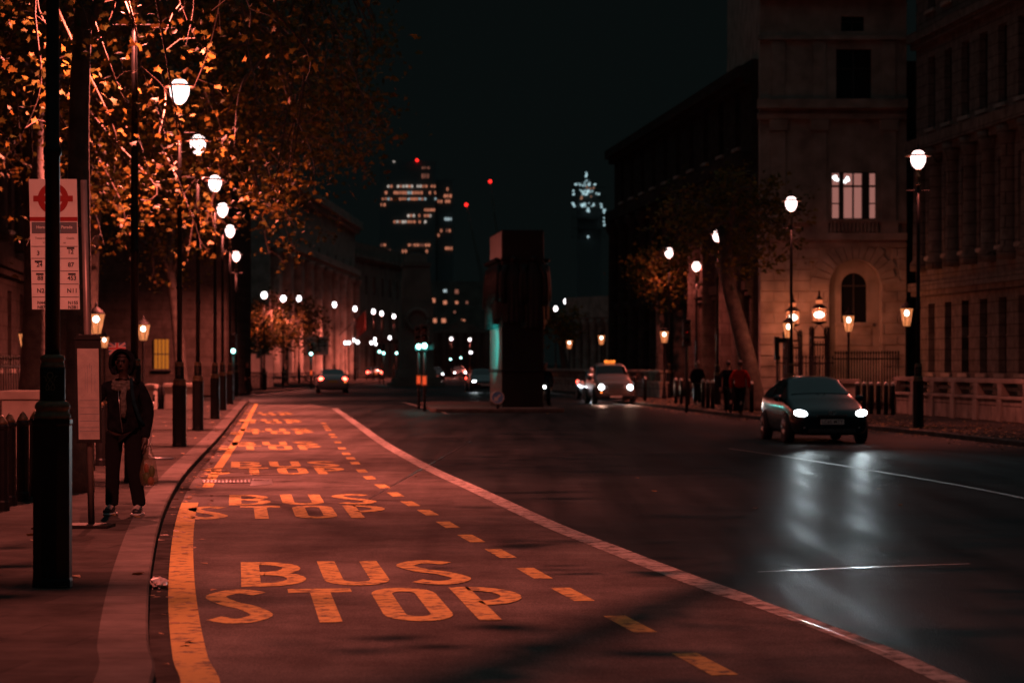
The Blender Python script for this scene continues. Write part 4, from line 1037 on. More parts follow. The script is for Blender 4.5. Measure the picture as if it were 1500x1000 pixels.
def person(label, loc, rz, jacket, trouser, skin_, hood=False, pose='stand', height=1.74, cat='person', group=None):
    """figure facing -Y"""
    r = thing('person', label, cat, loc, rz, group); k = height / 1.74; s = Sk()
    ft = {'stand': ((.10, .02), (-.10, -.02)), 'walk': ((.09, -.28), (-.09, .25)), 'wide': ((.16, .02), (-.15, .06))}[pose]
    hands = {'stand': ((.27, -.05, .80), (-.26, -.09, .84)), 'walk': ((.26, .18, .84), (-.26, -.22, .86)), 'wide': ((.25, -.06, .80), (-.30, -.28, 1.02))}[pose]
    pel = s.chain([((0, 0, .95), (.15, .105))])
    chest = s.chain([((0, .0, 1.12), (.135, .095)), ((0, .01, 1.30), (.165, .11)), ((0, .01, 1.41), (.13, .085)), ((0, .0, 1.47), .058), ((0, -.01, 1.53), .055)], pel)
    s.chain([((0, -.03, 1.585), (.068, .085)), ((0, -.025, 1.65), (.077, .095)), ((0, -.01, 1.70), (.066, .08))], chest)
    ch = 2
    for sg, h in ((1, hands[0]), (-1, hands[1])):
        sh = Vector((sg * .185, .01, 1.38)); hd = Vector(h); el = (sh + hd) / 2 + Vector((sg * .05, .06, .02))
        wr = s.chain([(sh, .062), (el, .043), (hd, .030)], ch)
        pd = Vector((0, -.02, -1)); pm = s.chain([(hd + pd * .05, (.038, .022)), (hd + pd * .085, (.036, .018))], wr)
        for f in range(4):
            off = Vector((sg * .004, (f - 1.5) * .019, 0)); L_ = (.062, .074, .070, .052)[f]
            a = hd + pd * .085 + off
            s.chain([(a, .0095), (a + pd * L_ * .55 + Vector((-sg * .006, 0, 0)), .0088), (a + pd * L_ * .9 + Vector((-sg * .022, -.004, 0)), .0078)], pm)
        s.chain([(hd + Vector((-sg * .008, -.036, -.035)), .012), (hd + Vector((-sg * .016, -.055, -.07)), .0105), (hd + Vector((-sg * .02, -.055, -.10)), .009)], wr)
    for sg, f in ((1, ft[0]), (-1, ft[1])):
        hip = Vector((sg * .095, 0, .90)); kn = Vector((sg * .10 * .6 + f[0] * .4, f[1] * .5 - .03, .49)); an = Vector((f[0], f[1] + .02, .09))
        s.chain([(hip, .092), (kn, .06), ((kn + an) / 2 + Vector((0, .015, .06)), .056), (an, .038), (an + Vector((0, -.06, -.045)), (.04, .03)), (an + Vector((sg * .012, -.15, -.055)), (.038, .024))], pel)
    me = skin_mesh('body', s.n, s.e); me.transform(Matrix.Scale(k, 4)); body = obj_from('body', me, skin_, r)
    # face: nose, brow, eyes, ears, mouth
    def feat(nm, mb, mt):
        q_ = mb.mesh(nm); q_.transform(Matrix.Scale(k, 4)); obj_from(nm, q_, mt, r)
    feat('nose', MB().tube([(0, -.115, 1.66), (0, -.128, 1.635), (0, -.138, 1.615), (0, -.120, 1.605)], [.008, .011, .014, .010], 8), skin_)
    for sg in (1, -1):
        feat('ear', MB().ball((sg * .079, -.015, 1.635), .028, 8, 6, (.35, .6, 1)), skin_); feat('eye', MB().ball((sg * .032, -.112, 1.65), .011, 8, 6), M['dark_glass'])
    feat('brow', MB().tube([(-.045, -.108, 1.668), (0, -.118, 1.668), (.045, -.108, 1.668)], .010, 6), M['hair'])
    mb_ = MB(); mb_.tube([(-.024, -.112, 1.575), (0, -.120, 1.575), (.024, -.112, 1.575)], .007, 6); mm = mb_.mesh('mouth'); mm.transform(Matrix.Scale(k, 4)); obj_from('mouth', mm, M['skin_dark'], r)
    hb_ = MB(); hb_.ball((0, .008, 1.675), .098, 16, 10, (.92, 1.05, .95)); hm = hb_.mesh('hair')
    bm = bmesh.new(); bm.from_mesh(hm); bmesh.ops.delete(bm, geom=[v for v in bm.verts if v.co.z < 1.70 and v.co.y < -.03 or v.co.z < 1.60], context='VERTS'); bm.to_mesh(hm); bm.free()
    hm.transform(Matrix.Scale(k, 4)); obj_from('hair', hm, M['hair'], r)
    # jacket
    j = Sk(); p0 = j.chain([((0, .01, .84), (.205, .15)), ((0, .01, 1.0), (.20, .145)), ((0, .012, 1.16), (.19, .14)), ((0, .012, 1.30), (.20, .145)), ((0, .012, 1.40), (.17, .115)), ((0, .01, 1.47), .085)])
    for sg, h in ((1, hands[0]), (-1, hands[1])):
        sh = Vector((sg * .19, .01, 1.375)); hd = Vector(h); el = (sh + hd) / 2 + Vector((sg * .05, .06, .02))
        j.chain([(sh, .085), (sh * .5 + el * .5 + Vector((sg * .008, 0, 0)), .074), (el, .068), ((el + hd) / 2, .06), (hd + Vector((0, 0, .015)), .05)], 3)
    jm = skin_mesh('jacket', j.n, j.e, 0); jm.transform(Matrix.Scale(k, 4)); jk = obj_from('jacket', jm, jacket, r)
    t = Sk(); b0 = t.chain([((0, .005, .97), (.165, .125))])
    for sg, f in ((1, ft[0]), (-1, ft[1])):
        hip = Vector((sg * .10, 0, .85)); kn = Vector((sg * .10 * .6 + f[0] * .4, f[1] * .5 - .03, .49)); an = Vector((f[0], f[1] + .02, .10))
        t.chain([(hip, .112), ((hip + kn) / 2, .098), (kn, .083), ((kn + an) / 2, .080), (an + Vector((0, 0, .03)), .078), (an + Vector((0, 0, -.015)), .074)], b0)
    tm = skin_mesh('trousers', t.n, t.e, 0); tm.transform(Matrix.Scale(k, 4)); obj_from('trousers', tm, trouser, r)
    for sg, f in ((1, ft[0]), (-1, ft[1])):
        q = Sk(); x, y = f[0], f[1]
        q.chain([((x, y + .055, .058), (.045, .05)), ((x, y - .02, .058), (.048, .052)), ((x + sg * .008, y - .10, .045), (.05, .038)), ((x + sg * .015, y - .19, .036), (.042, .028))])
        qm = skin_mesh('shoe', q.n, q.e, 0); qm.transform(Matrix.Scale(k, 4)); sh_ = obj_from('shoe', qm, M['shoe'], r)
        ls = MB()
        for u in range(4): ls.tube([(x - .035, y - .065 - u * .025, .088 - u * .008), (x + sg * .004, y - .062 - u * .025, .108 - u * .009), (x + .04, y - .065 - u * .025, .088 - u * .008)], .006, 5)
        ls.tube([(x - .045, y + .05, .012), (x - .05, y - .08, .012), (x - .03, y - .20, .012), (x + .035, y - .205, .012), (x + .055, y - .08, .012), (x + .045, y + .05, .012)], .012, 6)
        lm = ls.mesh('laces'); lm.transform(Matrix.Scale(k, 4)); obj_from('laces', lm, M['shoe_white'], sh_)
    if hood:
        hm_ = MB(); rows = []; n = 18
        for a in range(9):
            v = a / 8; row = []
            y = -.10 + .24 * v; rad = (.128, .138, .142, .142, .138, .128, .108, .075, .02)[a]
            for b in range(n + 1):
                th = R(-48) + R(276) * b / n; row.append((rad * math.cos(th) * .95, y, 1.635 + rad * math.sin(th) * (1.08 if math.sin(th) > 0 else 1.25)))
            rows.append(row)
        K = n + 1; hm_.add([p for q in rows for p in q], [(a * K + b, a * K + b + 1, (a + 1) * K + b + 1, (a + 1) * K + b) for a in range(8) for b in range(n)], True)
        hm_.tube([rows[0][b] for b in range(n + 1)], .018, 7)
        h2 = hm_.mesh('hood'); h2.transform(Matrix.Scale(k, 4)); obj_from('hood', h2, jacket, jk)
    return r, jk, hands, k
md_, pz = 26.3, KZ - .003
man, jk, hands, k = person('man in a dark hooded jacket and grey scarf standing beside the bus stop pole', (xat(181, md_), md_, pz), R(-6), M['cloth_black'], M['trouser'], M['skin_dark'], hood=True, pose='wide', height=1.76)
sc = MB()
for q, (rr_, zz_) in enumerate([(.098, 1.46), (.108, 1.43), (.112, 1.40)]):
    sc.tube([(rr_ * math.cos(t), rr_ * .95 * math.sin(t) - .015, zz_ - .03 * math.cos(t + 1.6)) for t in np.linspace(0, 2 * math.pi, 22)], .026, 8)
sc.tube([(.05, -.14, 1.40), (.04, -.175, 1.28), (.05, -.18, 1.15), (.045, -.175, 1.06)], [.03, .034, .034, .028], 8)
sc.build('scarf', M['scarf'], man)
zp = MB(); zp.tube([(-.02, -.145, 1.36), (.0, -.17, 1.2), (.015, -.172, 1.05), (.035, -.165, .90)], .005, 5); zp.build('zip', M['chrome'], jk)
st_ = MB(); st_.tube([(.10, -.06, 1.475), (.13, -.135, 1.36), (.16, -.16, 1.22), (.215, -.13, 1.05), (.25, -.03, .95)], .020, 6); st_.build('bag_strap', M['cloth_navy'], man)
# carrier bag in his left hand (picture right)
hx, hy, hz = [c * k for c in hands[0]]
M['bag'] = mat('thin_plastic_bag', (.16, .12, .07), .35, var=.5, vscale=9); M['bag'].node_tree.nodes['Principled BSDF'].inputs['Alpha'].default_value = .45
M['bag_green'] = mat('green_goods', (.05, .10, .02), .5, var=.5, vscale=20); M['bag_red'] = mat('orange_goods', (.30, .06, .02), .5)
M['bag'].node_tree.nodes['Principled BSDF'].inputs['Alpha'].default_value = .35
cb_ = thing('carrier_bag', 'thin plastic carrier bag with green goods hanging from the man\'s hand', 'bag', (man.location.x + hx + .035, md_ + hy - .02, pz + .315))
bm_ = MB(); rows = []
for a in range(10):
    v = a / 9; z = .30 * v - .02 + .0
    wx = (.05, .11, .125, .125, .118, .105, .088, .065, .04, .015)[a]; row = []
    zz_ = (0, .01, .05, .11, .17, .23, .29, .34, .385, .41)[a]
    for b in range(20):
        th = 2 * math.pi * b / 20; w2 = 1 + .10 * math.sin(th * 5 + a)
        row.append((wx * math.cos(th) * w2, wx * .6 * math.sin(th) * w2, zz_))
    rows.append(row)
bm_.add([p for q in rows for p in q], [(a * 20 + b, a * 20 + (b + 1) % 20, (a + 1) * 20 + (b + 1) % 20, (a + 1) * 20 + b) for a in range(9) for b in range(20)] + [tuple(range(20))[::-1]], True)
bm_.build('bag_skin', M['bag'], cb_)
hm2 = MB()
for yy in (-.02, .02): hm2.tube([(-.035, yy, .385), (-.025, yy, .43), (0, 0, .455), (.025, yy, .43), (.035, yy, .385)], .005, 5)
hm2.build('handle', M['bag'], cb_)
gd_ = MB(); gd_.ball((-.03, 0, .09), .055, 10, 7, (1, .9, 1.2)); gd_.ball((.04, .01, .16), .045, 10, 7, (1, .9, 1.6)); gd_.build('goods', M['bag_green'], cb_)
gd2 = MB(); gd2.ball((.03, -.01, .055), .05, 10, 7); gd2.ball((-.035, .01, .19), .035, 10, 7, (1, 1, 1.7)); gd2.build('goods', M['bag_red'], cb_)

def pp(px, d, *a, **kw): 
    z = kw.pop('z', KZ - .003); rz = kw.pop('rz', 0); lab = a[0]
    return person(lab, (xat(px, d), d, z), rz, *a[1:], **kw)
pp(1084, 79, 'person in a bright red jacket on the right pavement beside the leaning tree', M['cloth_red'], M['trouser'], M['skin'], pose='walk', rz=R(160))
pp(1067, 81, 'person in black left of the red jacket on the right pavement', M['cloth_black'], M['trouser'], M['skin'], pose='walk', rz=R(170))
pp(1022, 97, 'person in dark clothes among the bollards left of the far right lamp base', M['cloth_black'], M['trouser'], M['skin'], pose='stand', rz=R(20))
pp(362, 136, 'person in dark clothes by the railings in front of the white hoarding', M['cloth_black'], M['trouser'], M['skin'], pose='walk', rz=R(40))
pp(354, 138, 'person in a lighter coat by the railings left of the white hoarding', M['scarf'], M['trouser'], M['skin'], pose='stand', rz=R(-40))
cb_.scale = (.78, .78, 1)
# cyclist waiting at the monument
cyp, _, _, _ = pp(798.5, 94.5, 'cyclist in dark clothes standing over a bicycle just right of the monument', M['cloth_black'], M['trouser'], M['skin'], pose='wide', z=.0, rz=R(-8), height=1.78)
cy = thing('bicycle', 'bicycle with a bright white front light right of the monument', 'bicycle', (xat(800, 94.4), 94.4, 0), R(-8))
for y, nm in ((-.55, 'wheel'), (.52, 'wheel')):
    wv = MB(); wv.tube([(0, y + .33 * math.cos(t), .345 + .33 * math.sin(t)) for t in np.linspace(0, 2 * math.pi, 30)], .016, 6, caps=False)
    for q in range(12): wv.tube([(0, y, .345), (0, y + .33 * math.cos(q * math.pi / 6), .345 + .33 * math.sin(q * math.pi / 6))], .002, 4)
    wv.build(nm, M['rubber'], cy)
fm = MB(); fm.tube([(0, -.55, .345), (0, -.45, .80), (0, -.42, .95)], .016, 6); fm.tube([(0, -.44, .84), (0, .0, .30), (0, .12, .80)], .017, 6); fm.tube([(0, -.43, .88), (0, .11, .78)], .015, 6); fm.tube([(0, 0, .30), (0, .52, .345), (0, .12, .76)], .010, 6)
fm.tube([(-.29, -.42, .99), (0, -.44, .98), (.29, -.42, .99)], .013, 6); fm.build('frame', M['signal_black'], cy)
MB().ball((0, .16, .86), 1, 10, 6, (.07, .13, .035)).build('saddle', M['rubber'], cy)
fl2 = MB().ball((.0, -.50, .86), .055, 10, 7).build('front_light', M['head_white'], cy)
# ---------------------------------------------------------------- buildings
M['lit_white'] = emit('lit_window_curtain', (1, .40, .33), .31)
M['lit_amber'] = emit('amber_window', (1, .27, .03), .42)
M['win_warm'] = emit('far_window_warm', (1, .34, .19), .6)
M['win_dim'] = emit('far_window_dim', (1, .36, .24), .22)
M['win_cold'] = emit('far_window_cold', (.75, .95, 1.0), .5)
M['win_white'] = emit('far_window_white', (1, .85, .74), .7)
M['work_light'] = emit('work_light_glow', (.62, .92, 1.0), .75)
M['work_light_warm'] = emit('work_light_warm_glow', (1, .5, .32), .35)
M['tower_wall'] = mat('tower_concrete', (.14, .145, .145), .9, spec=.1)
M['frame_dark'] = mat('dark_window_frame', (.02, .02, .02), .5)

def facade(name, label, p0, p1, height, depth, cols, rows, m, base=0.0, frames=True, pil=None, cornices=(), margin=1.2, cat='building'):
    """street front from p0 to p1 (left to right as seen from the street); rows = [(z0, z1, width)]; windows recessed"""
    a, b = Vector(p0), Vector(p1); L_ = (b - a).length; u = (b - a) / L_
    t = thing(name, label, cat, (a.x, a.y, base), math.atan2(u.y, u.x))       # local x along the front, local -y outwards
    pitch = (L_ - 2 * margin) / cols
    xs = [margin + pitch * (i + .5) for i in range(cols)]
    mb = MB(); wz = 0
    zc = sorted(rows)
    zprev = 0
    for z0, z1, wd in zc:
        mb.add([(0, 0, zprev), (L_, 0, zprev), (L_, 0, z0), (0, 0, z0)], [(0, 1, 2, 3)])
        xp = 0
        for x in xs + [None]:
            xe = L_ if x is None else x - wd / 2
            mb.add([(xp, 0, z0), (xe, 0, z0), (xe, 0, z1), (xp, 0, z1)], [(0, 1, 2, 3)])
            if x is not None:
                x0, x1 = x - wd / 2, x + wd / 2; dp_ = .28
                mb.add([(x0, 0, z0), (x1, 0, z0), (x1, 0, z1), (x0, 0, z1), (x0, dp_, z0), (x1, dp_, z0), (x1, dp_, z1), (x0, dp_, z1)], [(0, 4, 5, 1), (1, 5, 6, 2), (2, 6, 7, 3), (3, 7, 4, 0)])
                xp = x1
        zprev = z1
    mb.add([(0, 0, zprev), (L_, 0, zprev), (L_, 0, height), (0, 0, height)], [(0, 1, 2, 3)])
    mb.add([(0, 0, 0), (L_, 0, 0), (L_, depth, 0), (0, depth, 0), (0, 0, height), (L_, 0, height), (L_, depth, height), (0, depth, height)], [(1, 2, 6, 5), (2, 3, 7, 6), (3, 0, 4, 7), (4, 5, 6, 7)])
    mb.build('wall', m, t)
    for z0, z1, wd in zc:
        for x in xs:
            g_ = MB().add([(x - wd / 2, .26, z0), (x + wd / 2, .26, z0), (x + wd / 2, .26, z1), (x - wd / 2, .26, z1)], [(0, 1, 2, 3)]).build('window', M['dark_glass'], t)
            if frames:
                f = MB(); f.bbox((x - .03, .20, z0), (x + .03, .255, z1)); f.bbox((x - wd / 2, .20, (z0 + z1) / 2 - .03), (x + wd / 2, .253, (z0 + z1) / 2 + .03)); f.build('frame', M['frame_dark'], g_)
                MB().bbox((x - wd / 2 - .15, -.14, z0 - .17), (x + wd / 2 + .15, -.003, z0 - .02)).build('sill', M['stone_plain'], g_)
    if pil:
        z0, z1, r_, every = pil
        for i in range(0, cols + 1, every):
            x = margin + pitch * i
            q = MB(); q.lathe([(r_ * 1.35, z0), (r_ * 1.35, z0 + .3), (r_, z0 + .5), (r_ * .86, z1 - .7), (r_ * 1.1, z1 - .6), (r_ * 1.4, z1 - .2), (r_ * 1.4, z1)], 14, (x, -.15, 0)); q.build('column', m, t)
    for z, h, out in cornices:
        c = MB(); c.bbox((-.1, -out, z), (L_ + .1, -.003, z + h)); c.bbox((-.1, -out * .6, z - h * .6), (L_ + .1, -.004, z - .002)); c.build('cornice', M['stone_plain'] if m in (M['stone'], M['stone_plain']) else m, t)
    return t

# --- rusticated corner block facing us (arched ground-floor window, lit first-floor window)
Yf = 105.0
X = lambda px: (px - 750) / F * Yf
Z = lambda py: CH - (py - HY) / F * Yf - .1
cb2 = thing('rusticated_building', 'stone corner building with banded ground floor, big arch and one lit window', 'building', (0, Yf, .1))
xl, xr = X(1113), X(1328)
axc, ar_i = X(1253), .56           # arched window centre, half width
az0, azs = Z(472), Z(418)          # window sill, spring line
r_out, r_vous = 1.12, 1.78         # recess radius, outer voussoir radius
def arch_outline(r_, z0, n=14):
    return [(axc - r_, z0), (axc - r_, azs)] + [(axc - r_ * math.cos(math.pi * i / n), azs + r_ * math.sin(math.pi * i / n)) for i in range(1, n)] + [(axc + r_, azs), (axc + r_, z0)]
wall = MB(); lw0, lw1, lz0, lz1 = X(1219), X(1283), Z(321), Z(252)
uw0, uw1, uz0, uz1 = X(1225), X(1277), Z(148), Z(72)
ww0, ww1, wz0, wz1 = X(1232), X(1266), Z(46), Z(24)
HT = 23.0
ys_ = [0, lz0, lz1, uz0, uz1, wz0, wz1, HT]
holes = {1: (lw0, lw1), 3: (uw0, uw1), 5: (ww0, ww1)}
ol = arch_outline(r_out, 0)
# front wall with the arch recess cut out up to the first-floor sill
top = lz0; n = len(ol)
wall.add([(xl, 0, 0), (ol[0][0], 0, 0), (ol[0][0], 0, azs), (xl, 0, azs)], [(0, 1, 2, 3)])
wall.add([(ol[-1][0], 0, 0), (xr, 0, 0), (xr, 0, azs), (ol[-1][0], 0, azs)], [(0, 1, 2, 3)])
arc_ = ol[1:-1]
for p, q in zip(arc_, arc_[1:]):
    wall.add([(p[0], 0, p[1]), (q[0], 0, q[1]), (q[0], 0, top), (p[0], 0, top)], [(0, 1, 2, 3)])
wall.add([(xl, 0, azs), (arc_[0][0], 0, azs), (arc_[0][0], 0, top), (xl, 0, top)], [(0, 1, 2, 3)]); wall.add([(arc_[-1][0], 0, azs), (xr, 0, azs), (xr, 0, top), (arc_[-1][0], 0, top)], [(0, 1, 2, 3)])
for p, q in zip(ol, ol[1:]):
    wall.add([(p[0], 0, p[1]), (q[0], 0, q[1]), (q[0], .42, q[1]), (p[0], .42, p[1])], [(0, 1, 2, 3)])
for i in range(1, 7):
    z0, z1 = ys_[i], ys_[i + 1]
    if i in holes:
        x0, x1 = holes[i]
        wall.add([(xl, 0, z0), (x0, 0, z0), (x0, 0, z1), (xl, 0, z1)], [(0, 1, 2, 3)]); wall.add([(x1, 0, z0), (xr, 0, z0), (xr, 0, z1), (x1, 0, z1)], [(0, 1, 2, 3)])
        wall.add([(x0, 0, z0), (x1, 0, z0), (x1, 0, z1), (x0, 0, z1), (x0, .3, z0), (x1, .3, z0), (x1, .3, z1), (x0, .3, z1)], [(0, 4, 5, 1), (1, 5, 6, 2), (2, 6, 7, 3), (3, 7, 4, 0)])
    else: wall.add([(xl, 0, z0), (xr, 0, z0), (xr, 0, z1), (xl, 0, z1)], [(0, 1, 2, 3)])
wall.add([(xl, 0, 0), (xr, 0, 0), (xr, 16, 0), (xl, 16, 0), (xl, 0, HT), (xr, 0, HT), (xr, 16, HT), (xl, 16, HT)], [(1, 2, 6, 5), (2, 3, 7, 6), (3, 0, 4, 7), (4, 5, 6, 7)])
wall.build('wall', M['stone_plain'], cb2)
# inner recess wall with arched window
rec = MB(); iw = arch_outline(ar_i, az0)
rec.add([(axc - r_out, .42, 0), (axc + r_out, .42, 0), (axc + r_out, .42, az0), (axc - r_out, .42, az0)], [(0, 1, 2, 3)])
rec.add([(axc - r_out, .42, az0), (axc - ar_i, .42, az0), (axc - ar_i, .42, azs), (axc - r_out, .42, azs)], [(0, 1, 2, 3)]); rec.add([(axc + ar_i, .42, az0), (axc + r_out, .42, az0), (axc + r_out, .42, azs), (axc + ar_i, .42, azs)], [(0, 1, 2, 3)])
n = 14
for i in range(n):
    t0, t1 = math.pi * i / n, math.pi * (i + 1) / n
    rec.add([(axc - r * math.cos(t), .42, azs + r * math.sin(t)) for r, t in ((ar_i, t0), (ar_i, t1), (r_out, t1), (r_out, t0))], [(0, 1, 2, 3)])
for p, q in zip(iw, iw[1:]): rec.add([(p[0], .42, p[1]), (q[0], .42, q[1]), (q[0], .62, q[1]), (p[0], .62, p[1])], [(0, 1, 2, 3)])
for zz_ in (.55, 1.0): rec.bbox((axc - .75, .36, az0 - zz_), (axc + .75, .417, az0 - zz_ + .32))
rec.build('arch_recess', M['stone_plain'], cb2)
aw = MB().add([(x, .60, z) for x, z in iw], [tuple(range(len(iw)))]).build('arched_window', M['dark_glass'], cb2)
f = MB(); f.bbox((axc - .03, .54, az0), (axc + .03, .595, azs + ar_i)); f.bbox((axc - ar_i, .55, azs - .03), (axc + ar_i, .593, azs + .03)); f.build('frame', M['frame_dark'], aw)
MB().bbox((axc - .8, .25, az0 - .16), (axc + .8, .417, az0 - .002)).build('sill', M['stone_plain'], aw)
# voussoirs
vo = MB(); nv = 15
for i in range(nv):
    t0, t1 = math.pi * (i + .06) / nv, math.pi * (i + .94) / nv; ro_ = r_vous * (1.0 if i % 2 else 1.10)
    ro_ = 2.1 if i == nv // 2 else ro_
    vo.prism_xz([(axc - r * math.cos(t), azs + r * math.sin(t)) for r, t in ((r_out + .01, t0), (ro_, t0), (ro_, t1), (r_out + .01, t1))], -.11, -.002)
vo.build('arch_stones', M['stone_plain'], cb2, bevel=.02)
# banded courses
co = MB(); rh = .47; z = .12; row = 0
while z < 6.6:
    x = xl + .02 - (row % 2) * .5
    while x < xr:
        x0, x1 = max(x, xl), min(x + 1.08, xr)
        zc_ = z + rh / 2; rr_ = r_vous * 1.10
        lim = r_out + .02 if zc_ < azs else math.sqrt(max(0, rr_ ** 2 - (zc_ - rh / 2 - azs) ** 2)) if zc_ - azs < rr_ else 0
        segs = [(x0, x1)]
        if lim > 0:
            segs = [(x0, min(x1, axc - lim)), (max(x0, axc + lim), x1)]
        for a, b in segs:
            if b - a > .08: co.bbox((a + .012, -.075 - .008 * random.random(), z + .018), (b - .012, -.002, z + rh - .018))
        x += 1.08
    z += rh; row += 1
co.build('stone_courses', M['stone_plain'], cb2, bevel=.018, segs=1)
for z, h, o in ((6.75, .18, .14), (7.05, .30, .30), (Z(322) - .14, .14, .2), (12.3, .25, .22), (12.75, .4, .5), (15.75, .2, .2), (17.6, .6, .5)):
    MB().bbox((xl - .12, -o, z), (xr - .02, -.003, z + h)).build('string_course', M['stone_plain'], cb2)
ba = MB()
for i in range(13): ba.lathe([(.05, 7.36), (.07, 7.5), (.04, 7.75), (.05, 7.86)], 8, (lw0 - .05 + i * .165, -.16, 0))
ba.bbox((lw0 - .15, -.26, 7.862), (lw1 + .15, -.06, 7.95)); ba.build('window_balustrade', M['stone_plain'], cb2)
for x in (X(1140), X(1200), X(1302)):
    q = MB(); q.bbox((x - .38, -.16, 7.36), (x + .38, -.003, 7.8)); q.bbox((x - .30, -.12, 7.802), (x + .30, -.003, 11.8)); q.bbox((x - .40, -.2, 11.802), (x + .40, -.003, 12.28)); q.bbox((x - .28, -.10, 13.16), (x + .28, -.003, 15.7)); q.build('pilaster', M['stone_plain'], cb2)
# lit window: three lights with dark glazing bars
lt = MB().add([(lw0, .27, lz0), (lw1, .27, lz0), (lw1, .27, lz1), (lw0, .27, lz1)], [(0, 1, 2, 3)]).build('lit_window', M['lit_white'], cb2)
f = MB(); xs_ = lambda px: X(px)
zt_ = Z(272.5)
for a, b in ((1229.5, 1236), (1272.2, 1273.8)): f.bbox((X(a), .02, lz0), (X(b), .262, lz1))
f.bbox((X(1263), .02, lz0), (X(1272.4), .262, lz1)); f.bbox((X(1249.3), .12, lz0), (X(1251.5), .262, lz1))
f.bbox((lw0, .10, zt_ - .04), (lw1, .264, zt_ + .04)); f.bbox((lw0, .12, Z(298) - .02), (X(1230), .264, Z(298) + .03)); f.bbox((X(1272), .12, Z(298) - .02), (lw1, .264, Z(298) + .03))
f.bbox((lw0, .1, lz0), (lw1, .264, lz0 + .05)); f.bbox((lw0, .1, lz1 - .05), (lw1, .264, lz1)); f.build('frame', M['frame_dark'], lt)
M['lit_bulb'] = emit('room_lamp_glow', (.95, 1, 1), 2.5)
for a, b in ((1225, 262), (1240, 262)):
    q = MB()
    for k in range(5): q.ball((X(a) + random.uniform(-.1, .1), .20, Z(b) + random.uniform(-.12, .12)), .075, 8, 6)
    q.build('ceiling_lamp', M['lit_bulb'], lt)
for (x0, x1, z0, z1) in ((uw0, uw1, uz0, uz1), (ww0, ww1, wz0, wz1)):
    g_ = MB().add([(x0, .27, z0), (x1, .27, z0), (x1, .27, z1), (x0, .27, z1)], [(0, 1, 2, 3)]).build('window', M['dark_glass'], cb2)
    f = MB(); f.bbox(((x0 + x1) / 2 - .03, .2, z0), ((x0 + x1) / 2 + .03, .264, z1)); f.bbox((x0, .2, z0 + (z1 - z0) * .62), (x1, .262, z0 + (z1 - z0) * .62 + .05)); f.build('frame', M['frame_dark'], g_)

# --- flank building running towards us on the right
e0 = Vector((xr + .25, Yf - 1.0)); dirn = Vector((.1, -1)).normalized(); e1 = e0 + dirn * 42
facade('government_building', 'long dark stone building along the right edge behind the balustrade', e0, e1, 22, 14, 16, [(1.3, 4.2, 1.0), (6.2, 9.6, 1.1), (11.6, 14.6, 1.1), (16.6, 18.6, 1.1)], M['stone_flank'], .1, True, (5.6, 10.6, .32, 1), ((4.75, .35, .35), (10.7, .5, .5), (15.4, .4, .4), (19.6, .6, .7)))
# --- long front behind the right-hand trees
w0 = Vector((-14.5, 330)); w1 = Vector((xl + .1, Yf + 14))
w0 = Vector((xl - .3 - .1 * 42, Yf + 43)); w1 = Vector((xl - .3, Yf + .6))
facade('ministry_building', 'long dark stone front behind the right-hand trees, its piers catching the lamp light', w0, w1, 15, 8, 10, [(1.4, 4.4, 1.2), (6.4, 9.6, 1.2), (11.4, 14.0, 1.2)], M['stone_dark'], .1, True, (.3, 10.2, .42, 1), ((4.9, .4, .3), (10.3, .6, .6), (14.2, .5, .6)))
# --- pale portico lit between the trees
px0, px1, pd_ = 838, 905, 195
facade('portico_building', 'pale lit stone front with columns behind the left lantern pair', Vector((xat(828, pd_), pd_)), Vector((xat(912, pd_), pd_ - 8)), 7.0, 8, 6, [(1.0, 3.6, .9)], M['stone_plain'], .1, True, (.3, 5.2, .30, 1), ((5.3, .5, .5),))
# --- left side: dark fronts behind the trees
def lside(d): return -15.5 - .1 * (d - 60)
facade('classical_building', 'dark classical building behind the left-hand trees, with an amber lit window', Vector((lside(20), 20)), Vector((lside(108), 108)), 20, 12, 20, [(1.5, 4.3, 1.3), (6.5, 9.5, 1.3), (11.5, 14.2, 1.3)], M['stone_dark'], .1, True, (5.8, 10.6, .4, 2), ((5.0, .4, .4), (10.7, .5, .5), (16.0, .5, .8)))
lw = thing('corner_house', 'dark corner house with one amber curtained window, behind the forked tree', 'building', (xat(237, 127), 127, .1))
MB().bbox((-9, 0, 0), (3.4, 12, 15)).build('wall', M['stone_dark'], lw)
awz0, awz1 = CH - (540 - HY) / F * 127 - .1, CH - (497 - HY) / F * 127 - .1
hw_ = 11 / F * 127
aw_ = MB().bbox((-hw_, -.06, awz0), (hw_, -.02, awz1)).build('lit_window', M['lit_amber'], lw)
f = MB()
for q in range(5): f.bbox((-hw_ + q * hw_ / 2 - .02, -.10, awz0), (-hw_ + q * hw_ / 2 + .02, -.062, awz1))
f.bbox((-hw_, -.10, (awz0 + awz1) / 2 - .03), (hw_, -.064, (awz0 + awz1) / 2 + .03)); f.bbox((-hw_ - .1, -.16, awz0 - .1), (hw_ + .1, -.02, awz0 - .003)); f.build('frame', M['frame_dark'], aw_)
for q in (-6.5, -4):
    MB().bbox((q - .55, -.05, 2), (q + .55, -.01, 4.4)).build('window', M['dark_glass'], lw)
